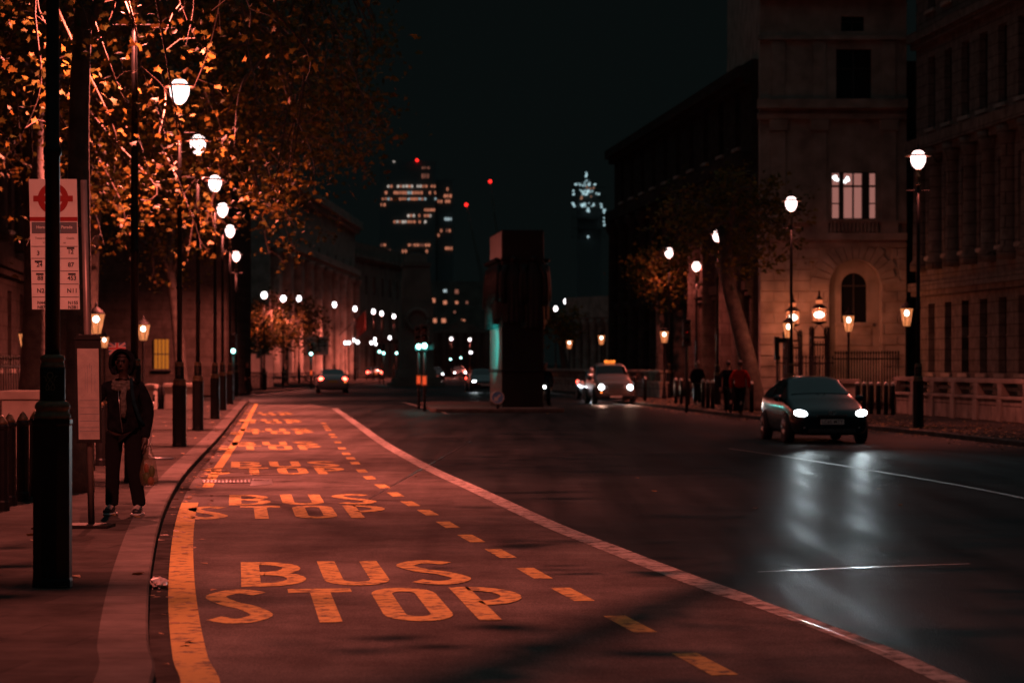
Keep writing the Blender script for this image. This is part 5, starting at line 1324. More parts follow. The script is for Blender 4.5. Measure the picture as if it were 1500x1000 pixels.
# --- far left: columned front catching the light, with a slanted flag
facade('columned_building', 'distant stone building with tall reddish lit columns left of the string of lamps', Vector((xat(395, 205), 205)), Vector((xat(520, 285), 285)), 19, 14, 9, [(1.2, 4.0, 1.4), (6.5, 9.5, 1.4), (11, 13.5, 1.4)], M['stone_plain'], .1, False, (.4, 11.5, .62, 1), ((12.0, .7, .7), (17.5, .8, 1.0)))
facade('terrace_building', 'distant dark terrace behind the string of far lamps and green signals', Vector((xat(515, 300), 300)), Vector((xat(600, 340), 340)), 17, 14, 7, [(1.2, 4.0, 1.4), (6, 8.6, 1.4), (10.6, 13, 1.4)], M['stone_far'], .1, False, None, ((5, .4, .4), (15, .5, .6)))
fd2 = 262; fp2 = at(537, 462, fd2)
M['flag_dull'] = mat('dull_red_cloth', (.16, .03, .02), .8)
ff = thing('slanted_flag', 'reddish flag hanging from a slanted pole on the far columned building', 'flag', (fp2.x - 2.2, fd2, 4.6))
MB().tube([(-1.2, 1.5, 0), (2.2, -.6, 3.0)], .05, 6).build('flagpole', M['frame_dark'], ff)
q = MB(); rows = []
for a in range(7):
    rows.append([(1.0 + a * .17 + .12 * b / 6, .1 - a * .1 + .08 * math.sin(b * 1.7 + a), 2.0 + a * .15 - b * .35) for b in range(7)])
q.add([p for r_ in rows for p in r_], [(a * 7 + b, a * 7 + b + 1, a * 7 + b + 8, a * 7 + b + 7) for a in range(6) for b in range(6)], True)
fo = q.build('flag_cloth', M['flag_dull'], ff); so = fo.modifiers.new('thick', 'SOLIDIFY'); so.thickness = .02
# --- pylon (tapered stone war memorial)
cp = 190; cz = thing('stone_pylon', 'tall tapered pale stone war memorial pylon standing in the road', 'monument', (xat(609, cp), cp, 0), HEAD)
def taper(mb, w0, d0, w1, d1, z0, z1):
    vs = [(-w0 / 2, -d0 / 2, z0), (w0 / 2, -d0 / 2, z0), (w0 / 2, d0 / 2, z0), (-w0 / 2, d0 / 2, z0), (-w1 / 2, -d1 / 2, z1), (w1 / 2, -d1 / 2, z1), (w1 / 2, d1 / 2, z1), (-w1 / 2, d1 / 2, z1)]
    mb.add(vs, [(3, 2, 1, 0), (4, 5, 6, 7), (0, 1, 5, 4), (1, 2, 6, 5), (2, 3, 7, 6), (3, 0, 4, 7)])
q = MB(); taper(q, 4.2, 6, 4.2, 6, 0, .3); taper(q, 3.6, 5.2, 3.6, 5.2, .302, .7); taper(q, 3.0, 4.6, 2.9, 4.5, .702, 1.3); q.build('steps', M['stone_far'], cz)
q = MB(); taper(q, 2.6, 4.2, 2.45, 4.0, 1.302, 6.8); taper(q, 2.3, 3.8, 2.0, 3.4, 6.802, 9.4); taper(q, 2.2, 3.6, 2.2, 3.6, 9.402, 9.7); taper(q, 1.7, 2.6, 1.5, 2.3, 9.702, 10.4); q.build('shaft', M['stone_far'], cz)
wr = MB(); wr.tube([(.8 * math.cos(t), -2.12, 5.2 + .8 * math.sin(t)) for t in np.linspace(0, 2 * math.pi, 22)], .16, 8); wr.build('wreath', M['stone_far'], cz)
q = MB().tube([(.55, 0, 10.4), (.55, 0, 10.75), (-.55, 0, 10.75), (-.55, 0, 10.4)], .16, 8); q.build('top_wreath', M['stone_far'], cz)
# --- far middle building with a few lit windows and a dim pediment below
md2 = 430; XX = lambda px: xat(px, md2); ZZ = lambda py: CH - (py - HY) / F * md2
fb_ = thing('far_office', 'dark far office block with a handful of lit windows above the pediment', 'building', (0, md2, 0))
MB().bbox((XX(614), 0, 0), (XX(722), 18, ZZ(412))).build('wall', M['stone_far'], fb_)
for px, py, w_, h_, mm in [(652, 426, 5, 4, 'win_cold'), (669, 427, 5, 6, 'win_dim'), (634, 440, 7, 6, 'win_warm'), (652, 443, 5, 5, 'win_warm'), (669, 443, 4, 4, 'win_warm'), (636.5, 469.5, 6, 6, 'win_warm'), (650, 469.5, 6, 6, 'win_warm'), (678, 471, 6, 6, 'win_warm'), (684, 443, 3, 4, 'win_dim'), (666, 457, 3, 3, 'win_dim')]:
    MB().bbox((XX(px - w_ / 2), -.10, ZZ(py + h_ / 2)), (XX(px + w_ / 2), -.02, ZZ(py - h_ / 2))).build('lit_window', M[mm], fb_)
pm_d = 350; X3 = lambda px: xat(px, pm_d); Z3 = lambda py: CH - (py - HY) / F * pm_d
pb = thing('pediment_building', 'dim far stone building with a triangular pediment at the end of the street', 'building', (0, pm_d, 0))
MB().prism_xz([(X3(634), 0), (X3(716), 0), (X3(716), Z3(488)), (X3(634), Z3(488))], 0, 10).build('wall', M['stone_far'], pb)
MB().prism_xz([(X3(632), Z3(487.5)), (X3(718), Z3(487.5)), (X3(675), Z3(468))], -.5, 10).build('pediment', M['stone_far'], pb)
for q in range(7): MB().lathe([(.45, 0), (.40, Z3(490)), (.5, Z3(488.3))], 10, (X3(638 + q * 12.4), -.6, 0)).build('column', M['stone_far'], pb)
# --- tower block with rows of lit windows
td = 900; XT = lambda px: xat(px, td); ZT = lambda py: CH - (py - HY) / F * td
tb = thing('tower_block', 'dark tower block with broken rows of lit windows rising behind the trees', 'building', (0, td, 0))
MB().bbox((XT(556), 0, 0), (XT(638), 30, ZT(236))).build('wall', M['tower_wall'], tb); MB().bbox((XT(639), 4, 0), (XT(663), 26, ZT(262))).build('stair_wing', M['tower_wall'], tb)
def wins(py, spans, h, mats, y0=-.5, step=4.1, p=.85):
    for a, b in spans:
        x = a
        while x < b:
            if random.random() < p:
                ww = random.uniform(1.5, 3.0); mm = random.choice(mats)
                MB().bbox((XT(x), y0, ZT(py + h * .40 + random.uniform(-.3, .3))), (XT(min(x + ww, b + 1)), y0 + .3, ZT(py - h * .40))).build('lit_window', M[mm], tb)
            x += step
random.seed(11)
wm_, cd_, dm_ = 'win_warm', 'win_cold', 'win_dim'
wins(237, [(576, 580), (597, 601)], 2, ['win_white']); wins(246, [(618, 630)], 3, [dm_]); wins(258, [(618, 630)], 8, [dm_])
wins(273, [(568, 574), (582, 605), (611, 639)], 4, ['win_white', wm_, 'win_white']); wins(282.5, [(560, 567), (577, 602), (604, 640)], 5, [wm_, cd_, wm_, wm_])
wins(291.5, [(560, 574), (585, 624), (637, 640)], 3.5, [wm_, wm_, cd_], p=.75); wins(300, [(558, 564)], 4, [wm_])
wins(307.5, [(622, 637)], 4, [wm_]); wins(316, [(597, 630)], 4, ['win_white', wm_]); wins(325, [(577, 582), (585, 624)], 4, [wm_, 'win_white'])
wins(359, [(558, 572), (594, 629)], 4, [wm_, wm_, dm_]); wins(368, [(566, 572), (581, 598), (620, 627)], 5, [wm_, dm_]); wins(377, [(577, 597), (621, 626)], 5, [wm_, dm_]); wins(386, [(580, 587), (594, 597)], 5, [wm_, dm_]); wins(394, [(557, 574)], 4, [wm_, 'win_white'])
for py, sp in ((276, (650, 658)), (286, (650, 661)), (294, (641, 646)), (294, (652, 658)), (320, (651, 660)), (337, (645, 661)), (344, (641, 644)), (363, (652, 661))): wins(py, [sp], 5, [wm_, wm_, dm_] if py != 320 else [cd_], y0=3.5)
q = MB().ball((XT(611), -.6, ZT(235)), .55, 8, 6); q.build('aviation_light', M['stop_red'], tb)
# --- clock tower wrapped in scaffolding, work lights on its decks
kd = 560; XK = lambda px: xat(px, kd); ZK = lambda py: CH - (py - HY) / F * kd
kt = thing('scaffolded_tower', 'dark clock tower wrapped in scaffolding, its decks dotted with cold white work lights', 'tower', (0, kd, 0))
q = MB(); q.bbox((XK(846), .5, 0), (XK(880), 6, ZK(300))); q.prism_xz([(XK(846), ZK(300)), (XK(880), ZK(300)), (XK(864), ZK(262)), (XK(858), ZK(262))], .6, 5.8); q.build('tower_shaft', M['tower_wall'], kt)
MB().tube([(XK(858.5), 3, ZK(264)), (XK(858.5), 3, ZK(248))], .15, 6).build('mast', M['frame_dark'], kt)
sc2 = MB()
for px in range(838, 888, 4): sc2.tube([(XK(px), 0, ZK(350)), (XK(px), 0, ZK(270 if 842 < px < 876 else 286))], .06, 4)
for py in (274, 288, 304, 318, 334): sc2.bbox((XK(838), -.3, ZK(py + 1.0)), (XK(887), .3, ZK(py + .6)))
sc2.build('scaffolding', M['signal_black'], kt)
def dots(n_, xa, xb, ya, yb, mm='work_light', s0=.09, s1=.2):
    for _ in range(n_):
        x, y = XK(random.uniform(xa, xb)), ZK(random.uniform(ya, yb)); s_ = random.uniform(s0, s1)
        MB().bbox((x - s_, -.8, y - s_ * 1.1), (x + s_, -.5, y + s_ * 1.1)).build('work_light', M[mm], kt)
dots(5, 857.5, 859.5, 250, 259); dots(2, 857.5, 859.5, 261, 266, s1=.15); dots(14, 842, 872, 268, 272); dots(26, 838, 878, 279, 285); dots(26, 836, 885, 297.5, 304)
dots(6, 860, 862.5, 304, 313); dots(8, 884, 886.5, 306, 331, s1=.2); dots(2, 860.5, 861.5, 344, 348); dots(4, 852, 870, 274, 277, 'work_light_warm'); dots(4, 849, 866, 288, 293, 'work_light_warm')
# --- cranes with red warning lights
def crane(label, px, py, bx, d):
    t = thing('tower_crane', label, 'crane', (xat(bx, d), d, 0), 0, 'cranes with red lights')
    zt_ = CH - (py - HY) / F * d; dx = xat(px, d) - xat(bx, d); zb = zt_ * .45
    MB().tube([(0, 0, 0), (0, 0, zb + 3)], .5, 4).build('mast', M['frame_dark'], t)
    q = MB(); a, b = Vector((0, 0, zb)), Vector((dx, 0, zt_))
    for o in ((-.5, -.4), (.5, -.4), (0, .5)): q.tube([a + Vector((o[0], o[1], 0)), b], .10, 4)
    for i in range(16):
        p = a.lerp(b, i / 16); s_ = 1 - i / 16; q.tube([p + Vector((-.5 * s_, -.4 * s_, 0)), a.lerp(b, (i + .5) / 16) + Vector((.5 * s_, -.4 * s_, 0)), a.lerp(b, (i + 1) / 16) + Vector((-.5 * s_, -.4 * s_, 0))], .06, 3)
    q.build('jib', M['stone_far'], t)
    MB().ball((dx, -.2, zt_), .42 * d / 600, 8, 6).build('warning_light', M['stop_red'], t)
crane('tower crane jib ending in the higher red light', 718, 266, 738, 600); crane('tower crane jib ending in the lower red light', 683, 300, 712, 600)

# ---------------------------------------------------------------- balustrades, railings, gates, boards
def balustrade(label, pts, zt_, nb, baluster=False, name='stone_balustrade'):
    a, b = Vector(pts[0]), Vector(pts[1]); L_ = (b - a).length; u = (b - a) / L_
    t = thing(name, label, 'balustrade', (a.x, a.y, KZ - .003), math.atan2(u.y, u.x))
    MB().bbox((0, -.20, 0), (L_, .20, .52 * zt_)).build('plinth', M['stone'], t, bevel=.02)
    MB().bbox((-.04, -.26, .52 * zt_ + .002), (L_ + .04, .26, .52 * zt_ + .09)).build('plinth_cap', M['stone_plain'], t, bevel=.015)
    MB().bbox((-.05, -.22, zt_ - .13), (L_ + .05, .22, zt_)).build('rail', M['stone_plain'], t, bevel=.02)
    if not baluster: MB().bbox((0, -.07, .72 * zt_), (L_, .07, .80 * zt_)).build('middle_rail', M['stone_plain'], t)
    for i in range(nb + 1):
        x = min(max(L_ * i / nb, .17), L_ - .17)
        if baluster: MB().lathe([(.11, .52 * zt_ + .09), (.14, .60 * zt_), (.14, zt_ - .3), (.17, zt_ - .132)], 10, (x, 0, 0)).build('baluster', M['stone_plain'], t)
        else: MB().prism_xz([(x - .16, .52 * zt_ + .092), (x + .16, .52 * zt_ + .092), (x + .22, zt_ - .133), (x - .22, zt_ - .133)], -.24, .24).build('pier', M['stone_plain'], t, bevel=.02)
        if not baluster: MB().bbox((x - .2, -.27, 0), (x + .2, -.202, .52 * zt_)).build('buttress', M['stone_plain'], t, bevel=.01)
    return t
b0 = Vector((xat(1318, 80.5), 80.5)); b1 = b0 + dirn * 26
balustrade('pale stone balustrade along the right pavement beside the near right lamp', (b0, b1), 1.22, 11)
b2 = Vector((xat(786, 160), 160)); b3 = Vector((xat(972, 116), 116))
balustrade('far pale balustrade with tapered uprights behind the cab', (b2, b3), 1.35, 30, True)
def railing(label, a, b, h, n, name='iron_railing', sp=.02):
    a, b = Vector(a), Vector(b); L_ = (b - a).length; u = (b - a) / L_
    t = thing(name, label, 'railing', (a.x, a.y, KZ - .003), math.atan2(u.y, u.x))
    q = MB()
    for i in range(n):
        x = L_ * (i + .5) / n; q.tube([(x, 0, 0), (x, 0, h - .14)], sp, 5); q.lathe([(sp * .9, h - .14), (sp * 1.9, h - .09), (.003, h)], 6, (x, 0, 0))
    q.build('bars', M['iron'], t)
    MB().bbox((0, -.03, h - .34), (L_, .03, h - .29)).build('rail', M['iron'], t); MB().bbox((0, -.03, .12), (L_, .03, .17)).build('rail', M['iron'], t); return t
railing('tall black spiked railing before the arched window', (xat(1222, 90), 90), (xat(1318, 88), 88), 2.15, 24, sp=.026)
railing('black spiked railing behind the lantern piers', (xat(1135, 100), 100), (xat(1222, 99), 99), 2.0, 18, sp=.026)
railing('low dark railing along the far left pavement', (xat(348, 140), 140), (xat(392, 152), 152), 1.2, 20, sp=.03)
railing('low dark railing continuing past the pale hoarding', (xat(393, 153), 153), (xat(462, 178), 178), 1.1, 30, sp=.025)
railing('dark railing among the lanterns behind the leftmost stone block', (xat(-20, 64), 64), (xat(118, 74), 74), 1.9, 40, sp=.02)
# gate piers with big lanterns
def gate_pier(px, d, ptop, label, zl):
    t = thing('gate_pier', label, 'gate pier', (xat(px, d), d, KZ - .003), 0, 'openwork iron gate piers')
    zt_ = CH - (ptop - HY) / F * d - .1; q = MB(); w_ = .32
    for sx in (-1, 1):
        for sy in (-1, 1): q.bbox((sx * w_ - .06, sy * w_ - .06, 0), (sx * w_ + .06, sy * w_ + .06, zt_)); q.lathe([(.09, zt_), (.05, zt_ + .06), (.085, zt_ + .12), (.004, zt_ + .28)], 8, (sx * w_, sy * w_, 0))
    for k in range(-2, 3): q.bbox((k * .11 - .018, -w_ - .015, .2), (k * .11 + .018, -w_ + .015, zt_ - .35))
    for z in (.15, zt_ * .55, zt_ - .55, zt_ - .25): q.bbox((-w_ - .05, -w_ - .05, z), (w_ + .05, w_ + .05, z + .08))
    q.build('openwork', M['iron'], t)
    q = MB()
    for sx in (-1, 1): q.tube([(sx * .22, 0, zt_ - .2), (sx * .20, 0, zt_ + .15), (sx * .04, 0, zt_ + .35), (0, 0, zl - .2)], .02, 6)
    q.build('bracket', M['iron'], t); return t, zt_
def gate_lantern(px, py, d, label):
    p = at(px, py, d); t = thing('gate_lantern', label, 'lantern', tuple(p), 0, 'large square lanterns on the gate piers')
    MB().lathe([(.28, -.28), (.30, -.26), (.30, .24), (.27, .27)], 8, smooth=False, rot=math.pi / 8).build('lantern_glass', M['warm_lantern'], t)
    q = MB()
    for k in range(8):
        a = math.pi / 8 + k * math.pi / 4; q.tube([(.30 * math.cos(a), .30 * math.sin(a), -.28), (.30 * math.cos(a), .30 * math.sin(a), .26)], .012, 5)
    q.lathe([(.05, -.42), (.31, -.30), (.31, -.27)], 8); q.lathe([(.33, .26), (.33, .29), (.16, .42), (.14, .46)], 12); q.lathe([(.17, .62), (.10, .70), (.04, .82), (.05, .86), (.004, 1.05)], 10); q.build('lantern_frame', M['iron'], t)
    MB().lathe([(.135, .455), (.15, .625)], 10).build('chimney_glass', M['warm_lantern'], t)
    MB().ball((0, 0, 0), .16, 12, 8, (1.35, 1, .85)).build('mantle', M['mantle'], t)
    point_light('lantern_light', t, (0, 0, .10), 800, (1, .24, .10), .08); return t
for px, py, d, lb in ((1200, 461, 100.5, 'right'), (1161, 465, 102, 'left')):
    gate_pier(px, d, 487 if px == 1200 else 492, f'openwork black iron gate pier, {lb} of the two behind the dark hatchback', at(px, py, d).z - .1)
    gate_lantern(px, py, d, f'large orange lantern on the {lb} iron gate pier')
gp = thing('stone_gate_post', 'short pale stone post just right of the dark hatchback', 'post', (xat(1239, 84), 84, KZ - .003))
MB().bbox((-.36, -.35, 0), (.36, .35, .95)).build('post', M['stone_plain'], gp, bevel=.03); MB().bbox((-.44, -.43, .952), (.44, .43, 1.12)).build('cap', M['stone_plain'], gp, bevel=.03)
bx_ = MB(); bx_.bbox((-.12, -.12, 1.8), (.06, .12, 2.75)); bx_.bbox((.0, -.1, 2.5), (.42, .1, 2.7)); bx_.lathe([(.05, 0), (.05, 1.8)], 8)
o = bx_.build('camera_post', M['iron']); o.location = (xat(1139, 98), 98, KZ - .003); tag(o, 'black bracketed security camera post against the lit stone wall', 'camera post')
# right-hand bollards: slim steel posts catching light
rb = thing('steel_bollard', 'x', 'bollard', group='slim bollards on the right pavement')
MB().lathe([(.075, 0), (.075, .92), (.06, .95)], 12).build('shaft', M['black'], rb)
M['bol_white'] = mat('bollard_reflective_band', (.42, .38, .36), .35, metal=.4)
MB().lathe([(.066, .95), (.075, .98), (.06, 1.03), (.01, 1.06)], 12).build('cap', M['bol_white'], rb)
lst = [(1256, 80), (1266, 79.6), (1276, 79.2), (1287, 78.8), (1298, 78.4), (1308, 78), (1037, 90), (1044, 89), (1070, 84), (1077, 83.2), (1101, 82), (998, 99), (1008, 97.5), (990, 101), (1030, 92), (930, 112), (945, 109)]
pos = ['just right of the hatchback, first of six', 'second of six right of the hatchback', 'third of six right of the hatchback', 'fourth of six right of the hatchback', 'fifth of six right of the hatchback', 'sixth of six, beside the stone balustrade',
       'left of a close pair by the far right lamp base', 'right of a close pair by the far right lamp base', 'left of a close pair before the red jacket', 'right of a close pair before the red jacket', 'at the foot of the leaning tree', 'right by the thin red traffic signal pole', 'just right of the thin traffic signal pole', 'left of the thin traffic signal pole', 'between the signal pole and the far lamp base', 'left of two in front of the far balustrade', 'right of two in front of the far balustrade']
for i, ((px, d), lb) in enumerate(zip(lst, pos)):
    o = rb if i == 0 else copy_tree(rb); o.location = (xat(px, d), d, KZ - .003); o['label'] = 'slim bollard with pale cap ' + lb
# pale hoarding and road sign far left
ho_d = 158; hz = thing('hoarding', 'pale boarded hoarding panels behind the low railing', 'hoarding', (xat(381, ho_d), ho_d, KZ - .003))
M['board'] = mat('pale_board', (.40, .34, .30), .7, var=.15, vscale=1)
for a, b, t_, bt in ((361, 375, 518.5, 551), (375.3, 381, 525, 551), (385, 400.5, 520, 551)):
    x0, x1 = xat(a, ho_d) - xat(381, ho_d), xat(b, ho_d) - xat(381, ho_d); MB().bbox((x0, -.04, .1), (x1, .04, CH - (t_ - HY) / F * ho_d - .1)).build('board', M['board'], hz)
q = MB()
for a in (361, 381, 384.5, 400): q.bbox((xat(a, ho_d) - xat(381, ho_d) - .05, .045, 0), (xat(a, ho_d) - xat(381, ho_d) + .05, .12, 2.2))
q.build('frame', M['frame_dark'], hz)
rd = 176; rs = thing('direction_sign', 'large pale road direction sign with a dark junction diagram on two posts', 'road sign', (xat(465, rd), rd, 0))
zt_, zb_ = CH - (493 - HY) / F * rd, CH - (520 - HY) / F * rd; hw_ = 16 / F * rd
MB().bbox((-hw_, -.03, zb_), (hw_, .03, zt_)).build('board', M['board'], rs, bevel=.01)
q = MB(); zm = (zt_ + zb_) / 2
for a, b in (((.1, -.45), (.1, .40)), ((.55, -.3), (.55, .3)), ((.1, .0), (.75, .05)), ((-.5, .42), (.9, .42))): bar(q, (a[0], zm + a[1]), (b[0], zm + b[1]), .07, -.034)
q.build('diagram', M['ink'], rs)
for sx in (-.5, .5): MB().lathe([(.06, 0), (.06, zt_ - .1)], 10, (sx, .10, 0)).build('post', M['signal_black'], rs)
# ---------------------------------------------------------------- trees
LEAF = np.array([(0, 0), (.16, .05), (.50, -.10), (.42, .14), (.58, .34), (.33, .36), (.30, .52), (.14, .48), (0, 1.0 * .78), (-.14, .48), (-.30, .52), (-.33, .36), (-.58, .34), (-.42, .14), (-.50, -.10), (-.16, .05)])
LEAF = np.column_stack([LEAF, -.25 * np.abs(LEAF[:, 0]) ** 1.3])          # sides droop
CEN = np.array([0, .22, .03])
def leaf_mesh(name, pos, size, flat=0.0, simple=False):
    n = len(pos)
    if simple:
        base = np.array([(0, 0, 0), (.45, .25, -.08), (.28, .55, -.05), (0, .8, 0), (-.28, .55, -.05), (-.45, .25, -.08)]); tris = [(0, 1, 2), (0, 2, 3), (0, 3, 4), (0, 4, 5)]
    else:
        base = np.vstack([LEAF, CEN]); k = len(LEAF); tris = [(k, i, (i + 1) % k) for i in range(k)]
    base = base - np.array([0, .3, 0]); K = len(base); tris = np.array(tris)
    a = rng.uniform(0, 2 * np.pi, n); tilt = rng.normal(0, 1, n) * (1 - flat) * .9 + (1 - flat) * .7; roll = rng.normal(0, .6, n) * (1 - flat * .7)
    ca, sa, ct, st_, cr, sr = np.cos(a), np.sin(a), np.cos(tilt), np.sin(tilt), np.cos(roll), np.sin(roll)
    z = np.zeros(n); o = np.ones(n)
    Rz = np.stack([np.stack([ca, -sa, z], 1), np.stack([sa, ca, z], 1), np.stack([z, z, o], 1)], 1)
    Rx = np.stack([np.stack([o, z, z], 1), np.stack([z, ct, -st_], 1), np.stack([z, st_, ct], 1)], 1)
    Ry = np.stack([np.stack([cr, z, sr], 1), np.stack([z, o, z], 1), np.stack([-sr, z, cr], 1)], 1)
    Mx = Rz @ Rx @ Ry
    s = rng.uniform(.65, 1.25, n) * size
    V = (np.einsum('nij,kj->nki', Mx, base) * s[:, None, None] + np.asarray(pos)[:, None, :]).reshape(-1, 3)
    T = (tris[None] + (np.arange(n) * K)[:, None, None]).reshape(-1)
    me = bpy.data.meshes.new(name); me.vertices.add(len(V)); me.vertices.foreach_set('co', V.reshape(-1).astype(np.float32))
    nt_ = len(T) // 3; me.loops.add(len(T)); me.loops.foreach_set('vertex_index', T.astype(np.int32))
    me.polygons.add(nt_); me.polygons.foreach_set('loop_start', (np.arange(nt_) * 3).astype(np.int32)); me.update(calc_edges=True); me.validate()
    return me
KEEP = [(265, 133, 48, 17), (289, 211, 60, 9), (316, 268, 72, 15), (325, 307, 86, 13), (337, 338, 99, 15), (346, 375, 122, 13), (283, 392, 133, 12), (141, 468, 58, 14), (210, 482, 74, 12),
        (1051, 345, 98, 17), (1159, 298, 80, 18), (980, 370, 117, 9), (1020, 390, 133, 12), (829, 441, 211, 6), (814, 452, 240, 6), (832, 458, 256, 6), (387, 432, 192, 8), (415, 437, 202, 6), (438, 437, 206, 6)]
def clear(P):
    """the lamps stand in gaps of the foliage"""
    px = 750 + F * P[:, 0] / P[:, 1]; py = HY - F * (P[:, 2] - CH) / P[:, 1]
    ok = np.ones(len(P), bool)
    for x, y, d, r in KEEP:
        ok &= ~((P[:, 1] < d + .5) & ((px - x) ** 2 + (py - y) ** 2 < (r + rng.uniform(-4, 6, len(P))) ** 2))
    for o in COL.objects:                                        # leaves close to a lamp dropped, as they would glow too bright
        if o.name.startswith('street_lamp'):
            ok &= ((P - np.array((o.location.x, o.location.y, 7.3 * o.scale.z))) ** 2).sum(1) > 1.5 ** 2
    return ok
def tree(label, base, trunk, r0, crown, rad, nclump, per, leaf, m=None, zmin=4.0, spread=.55, simple=False, seed=1, group='plane trees along the street', limbs=6, xlim=None, droop=1.0, above=False):
    """base (x,y); trunk = list of points above base; crown = centre (x,y,z); rad = (rx,ry,rz)"""
    global rng
    rng = np.random.default_rng(seed); rd = random.Random(seed)
    t = thing('plane_tree', label, 'tree', (base[0], base[1], KZ - .05), 0, group)
    B = Vector((base[0], base[1], KZ - .05)); top = Vector(trunk[-1])
    tk = MB(); pts = catmull([Vector(p) for p in trunk], 5); n = len(pts)
    tk.tube(pts, [r0 * (1.25 - .25 * min(1, i / 3) - .5 * i / n) for i in range(n)], 12)
    C = Vector(crown) - B; limbpts = []
    for k in range(limbs):
        a = 2 * math.pi * k / limbs + rd.uniform(-.3, .3); e = rd.uniform(.1, .9)
        end = C + Vector((rad[0] * .72 * math.cos(a), rad[1] * .72 * math.sin(a), rad[2] * (e * 1.2 - .5)))
        mid = top.lerp(end, .5) + Vector((rd.uniform(-.5, .5), rd.uniform(-.5, .5), rd.uniform(.3, 1.2)))
        st0 = pts[int(n * rd.uniform(.75, .98))]
        lp = catmull([st0, mid, end], 7); tk.tube(lp, [r0 * .42 * (1 - .8 * i / (len(lp) - 1)) for i in range(len(lp))], 8); limbpts += lp[4:]
    tk.build('trunk', M['bark'], t)
    LP = np.array([tuple(p) for p in limbpts])
    tw = MB(); pos = []
    for _ in range(nclump):
        while True:
            q = np.array([rd.uniform(-1, 1) for _ in range(3)]); l_ = (q ** 2).sum()
            if .12 < l_ < 1: break
        lump = .72 + .38 * mnoise.noise(Vector(q * 1.9) + Vector((seed * 3.1, 0, 0)))
        c = np.array(C) + q * np.array(rad) * min(1.05, lump + .25)
        if c[2] < zmin: c[2] = zmin + rd.uniform(0, .8)
        if xlim is not None and (c[0] + B.x) > xlim(c[1] + B.y): continue
        i = np.argmin(((LP - c) ** 2).sum(1)); a = Vector(LP[i]); b = Vector(c)
        mid = a.lerp(b, .55) + Vector((rd.uniform(-.25, .25), rd.uniform(-.25, .25), rd.uniform(0, .35)))
        tip = b + Vector((rd.uniform(-.3, .3), rd.uniform(-.3, .3), -rd.uniform(.1, .8) * droop))
        bp_ = catmull([a, mid, b, tip], 4)
        tw.tube(bp_, [.030 * (1 - .85 * j / (len(bp_) - 1)) for j in range(len(bp_))], 5, caps=False)
        for _s in range(2):
            o_ = bp_[rd.randint(4, len(bp_) - 2)]; e_ = o_ + Vector((rd.uniform(-.6, .6), rd.uniform(-.6, .6), rd.uniform(-.6, .25))); tw.tube([o_, o_.lerp(e_, .5) + Vector((0, 0, .08)), e_], [.010, .007, .004], 4, caps=False)
            pos.append(np.array(e_)[None] + rng.normal(0, .13, (per // 6, 3)))
        ctr = np.array([tuple(bp_[j]) for j in range(3, len(bp_))]); idx = rng.integers(0, len(ctr), per)
        pos.append(ctr[idx] + rng.normal(0, 1, (per, 3)) * np.array([spread, spread, spread * .75]) * rng.uniform(.35, 1, (per, 1)))
    tw.build('branches', M['twig'], t)
    P = np.vstack(pos); W = P + np.array(B)
    ok = clear(W) & (P[:, 2] > zmin - 1.2)
    P = P[ok]
    if above: W = P + np.array(B); P = P[HY - F * (W[:, 2] - CH) / np.maximum(W[:, 1], 1) < -25]
    me = leaf_mesh('foliage', P, leaf, simple=simple); obj_from('foliage', me, m or M['leaf'], t)
    return t
def edge(px): return lambda d: xat(px, d)
tree('nearest large plane tree, its mottled trunk right behind the bus stop flag', (xat(112, 31), 31), [(0, 0, 0), (.03, 0, 2.5), (.0, .2, 5), (.1, .2, 7)], .19, (-5.4, 32, 8.2), (4.2, 5.0, 3.6), 105, 42, .115, zmin=4.5, seed=3, xlim=edge(545))
tree('plane tree whose boughs hang over the near road, above the picture', (-7.0, 9.5), [(0, 0, 0), (.1, .1, 3), (.5, .5, 5), (1.4, 1, 6.6)], .24, (-1.55, 17.0, 5.7), (1.0, 3.6, .8), 15, 22, .16, zmin=5.0, spread=.4, seed=31, above=True)
tree('unseen plane tree added beside the nearest lamp to shade the near pavement', (-9.5, 16), [(0, 0, 0), (.1, .1, 3), (.5, .3, 5), (1.4, .6, 6.4)], .24, (-5.3, 17.6, 6.2), (1.9, 3.6, 1.1), 40, 26, .15, zmin=4.9, spread=.4, seed=33, above=True)  # out-of-view tree added to darken the left pavement
tree('second plane tree of the left row, leaves glowing round the nearest globe', (-9.2, 46), [(0, 0, 0), (.1, .1, 3), (.0, .3, 6), (.2, .2, 8)], .28, (-7.4, 46, 8.0), (5.0, 6.0, 4.2), 165, 46, .12, zmin=4.3, seed=5, xlim=edge(555))
tree('third plane tree of the left row, hanging towards the road', (-11.7, 60), [(0, 0, 0), (-.1, .1, 3), (.1, .2, 6), (.3, .2, 9)], .3, (-8.0, 60, 8.8), (5.4, 6.0, 4.6), 175, 44, .135, zmin=4.4, seed=8, xlim=edge(560))
tree('fourth plane tree of the left row, its dim leaves reaching the tower block', (-13.6, 77), [(0, 0, 0), (.1, 0, 3), (.2, .2, 6), (.4, .2, 9)], .3, (-9.4, 77, 10.2), (5.6, 6.0, 5.0), 165, 42, .155, zmin=5.2, seed=9, xlim=edge(565))
tree('forked slim tree lit orange beside the amber window', (xat(268, 104), 104), [(0, 0, 0), (-.15, 0, 2.2), (-.35, 0, 4.2), (-.6, 0, 6.2)], .30, (-15.5, 104, 7.8), (3.6, 3.6, 2.4), 60, 24, .20, zmin=5.0, seed=12, simple=True, group='smaller street trees', limbs=4)
tree('dim spreading tree behind the pale hoarding', (xat(418, 168), 168), [(0, 0, 0), (.1, 0, 2), (0, .2, 3.6)], .2, (xat(415, 168), 168, 4.6), (3.3, 3.0, 2.2), 70, 34, .24, M['leaf_dim'], zmin=1.4, seed=13, simple=True, group='smaller street trees')
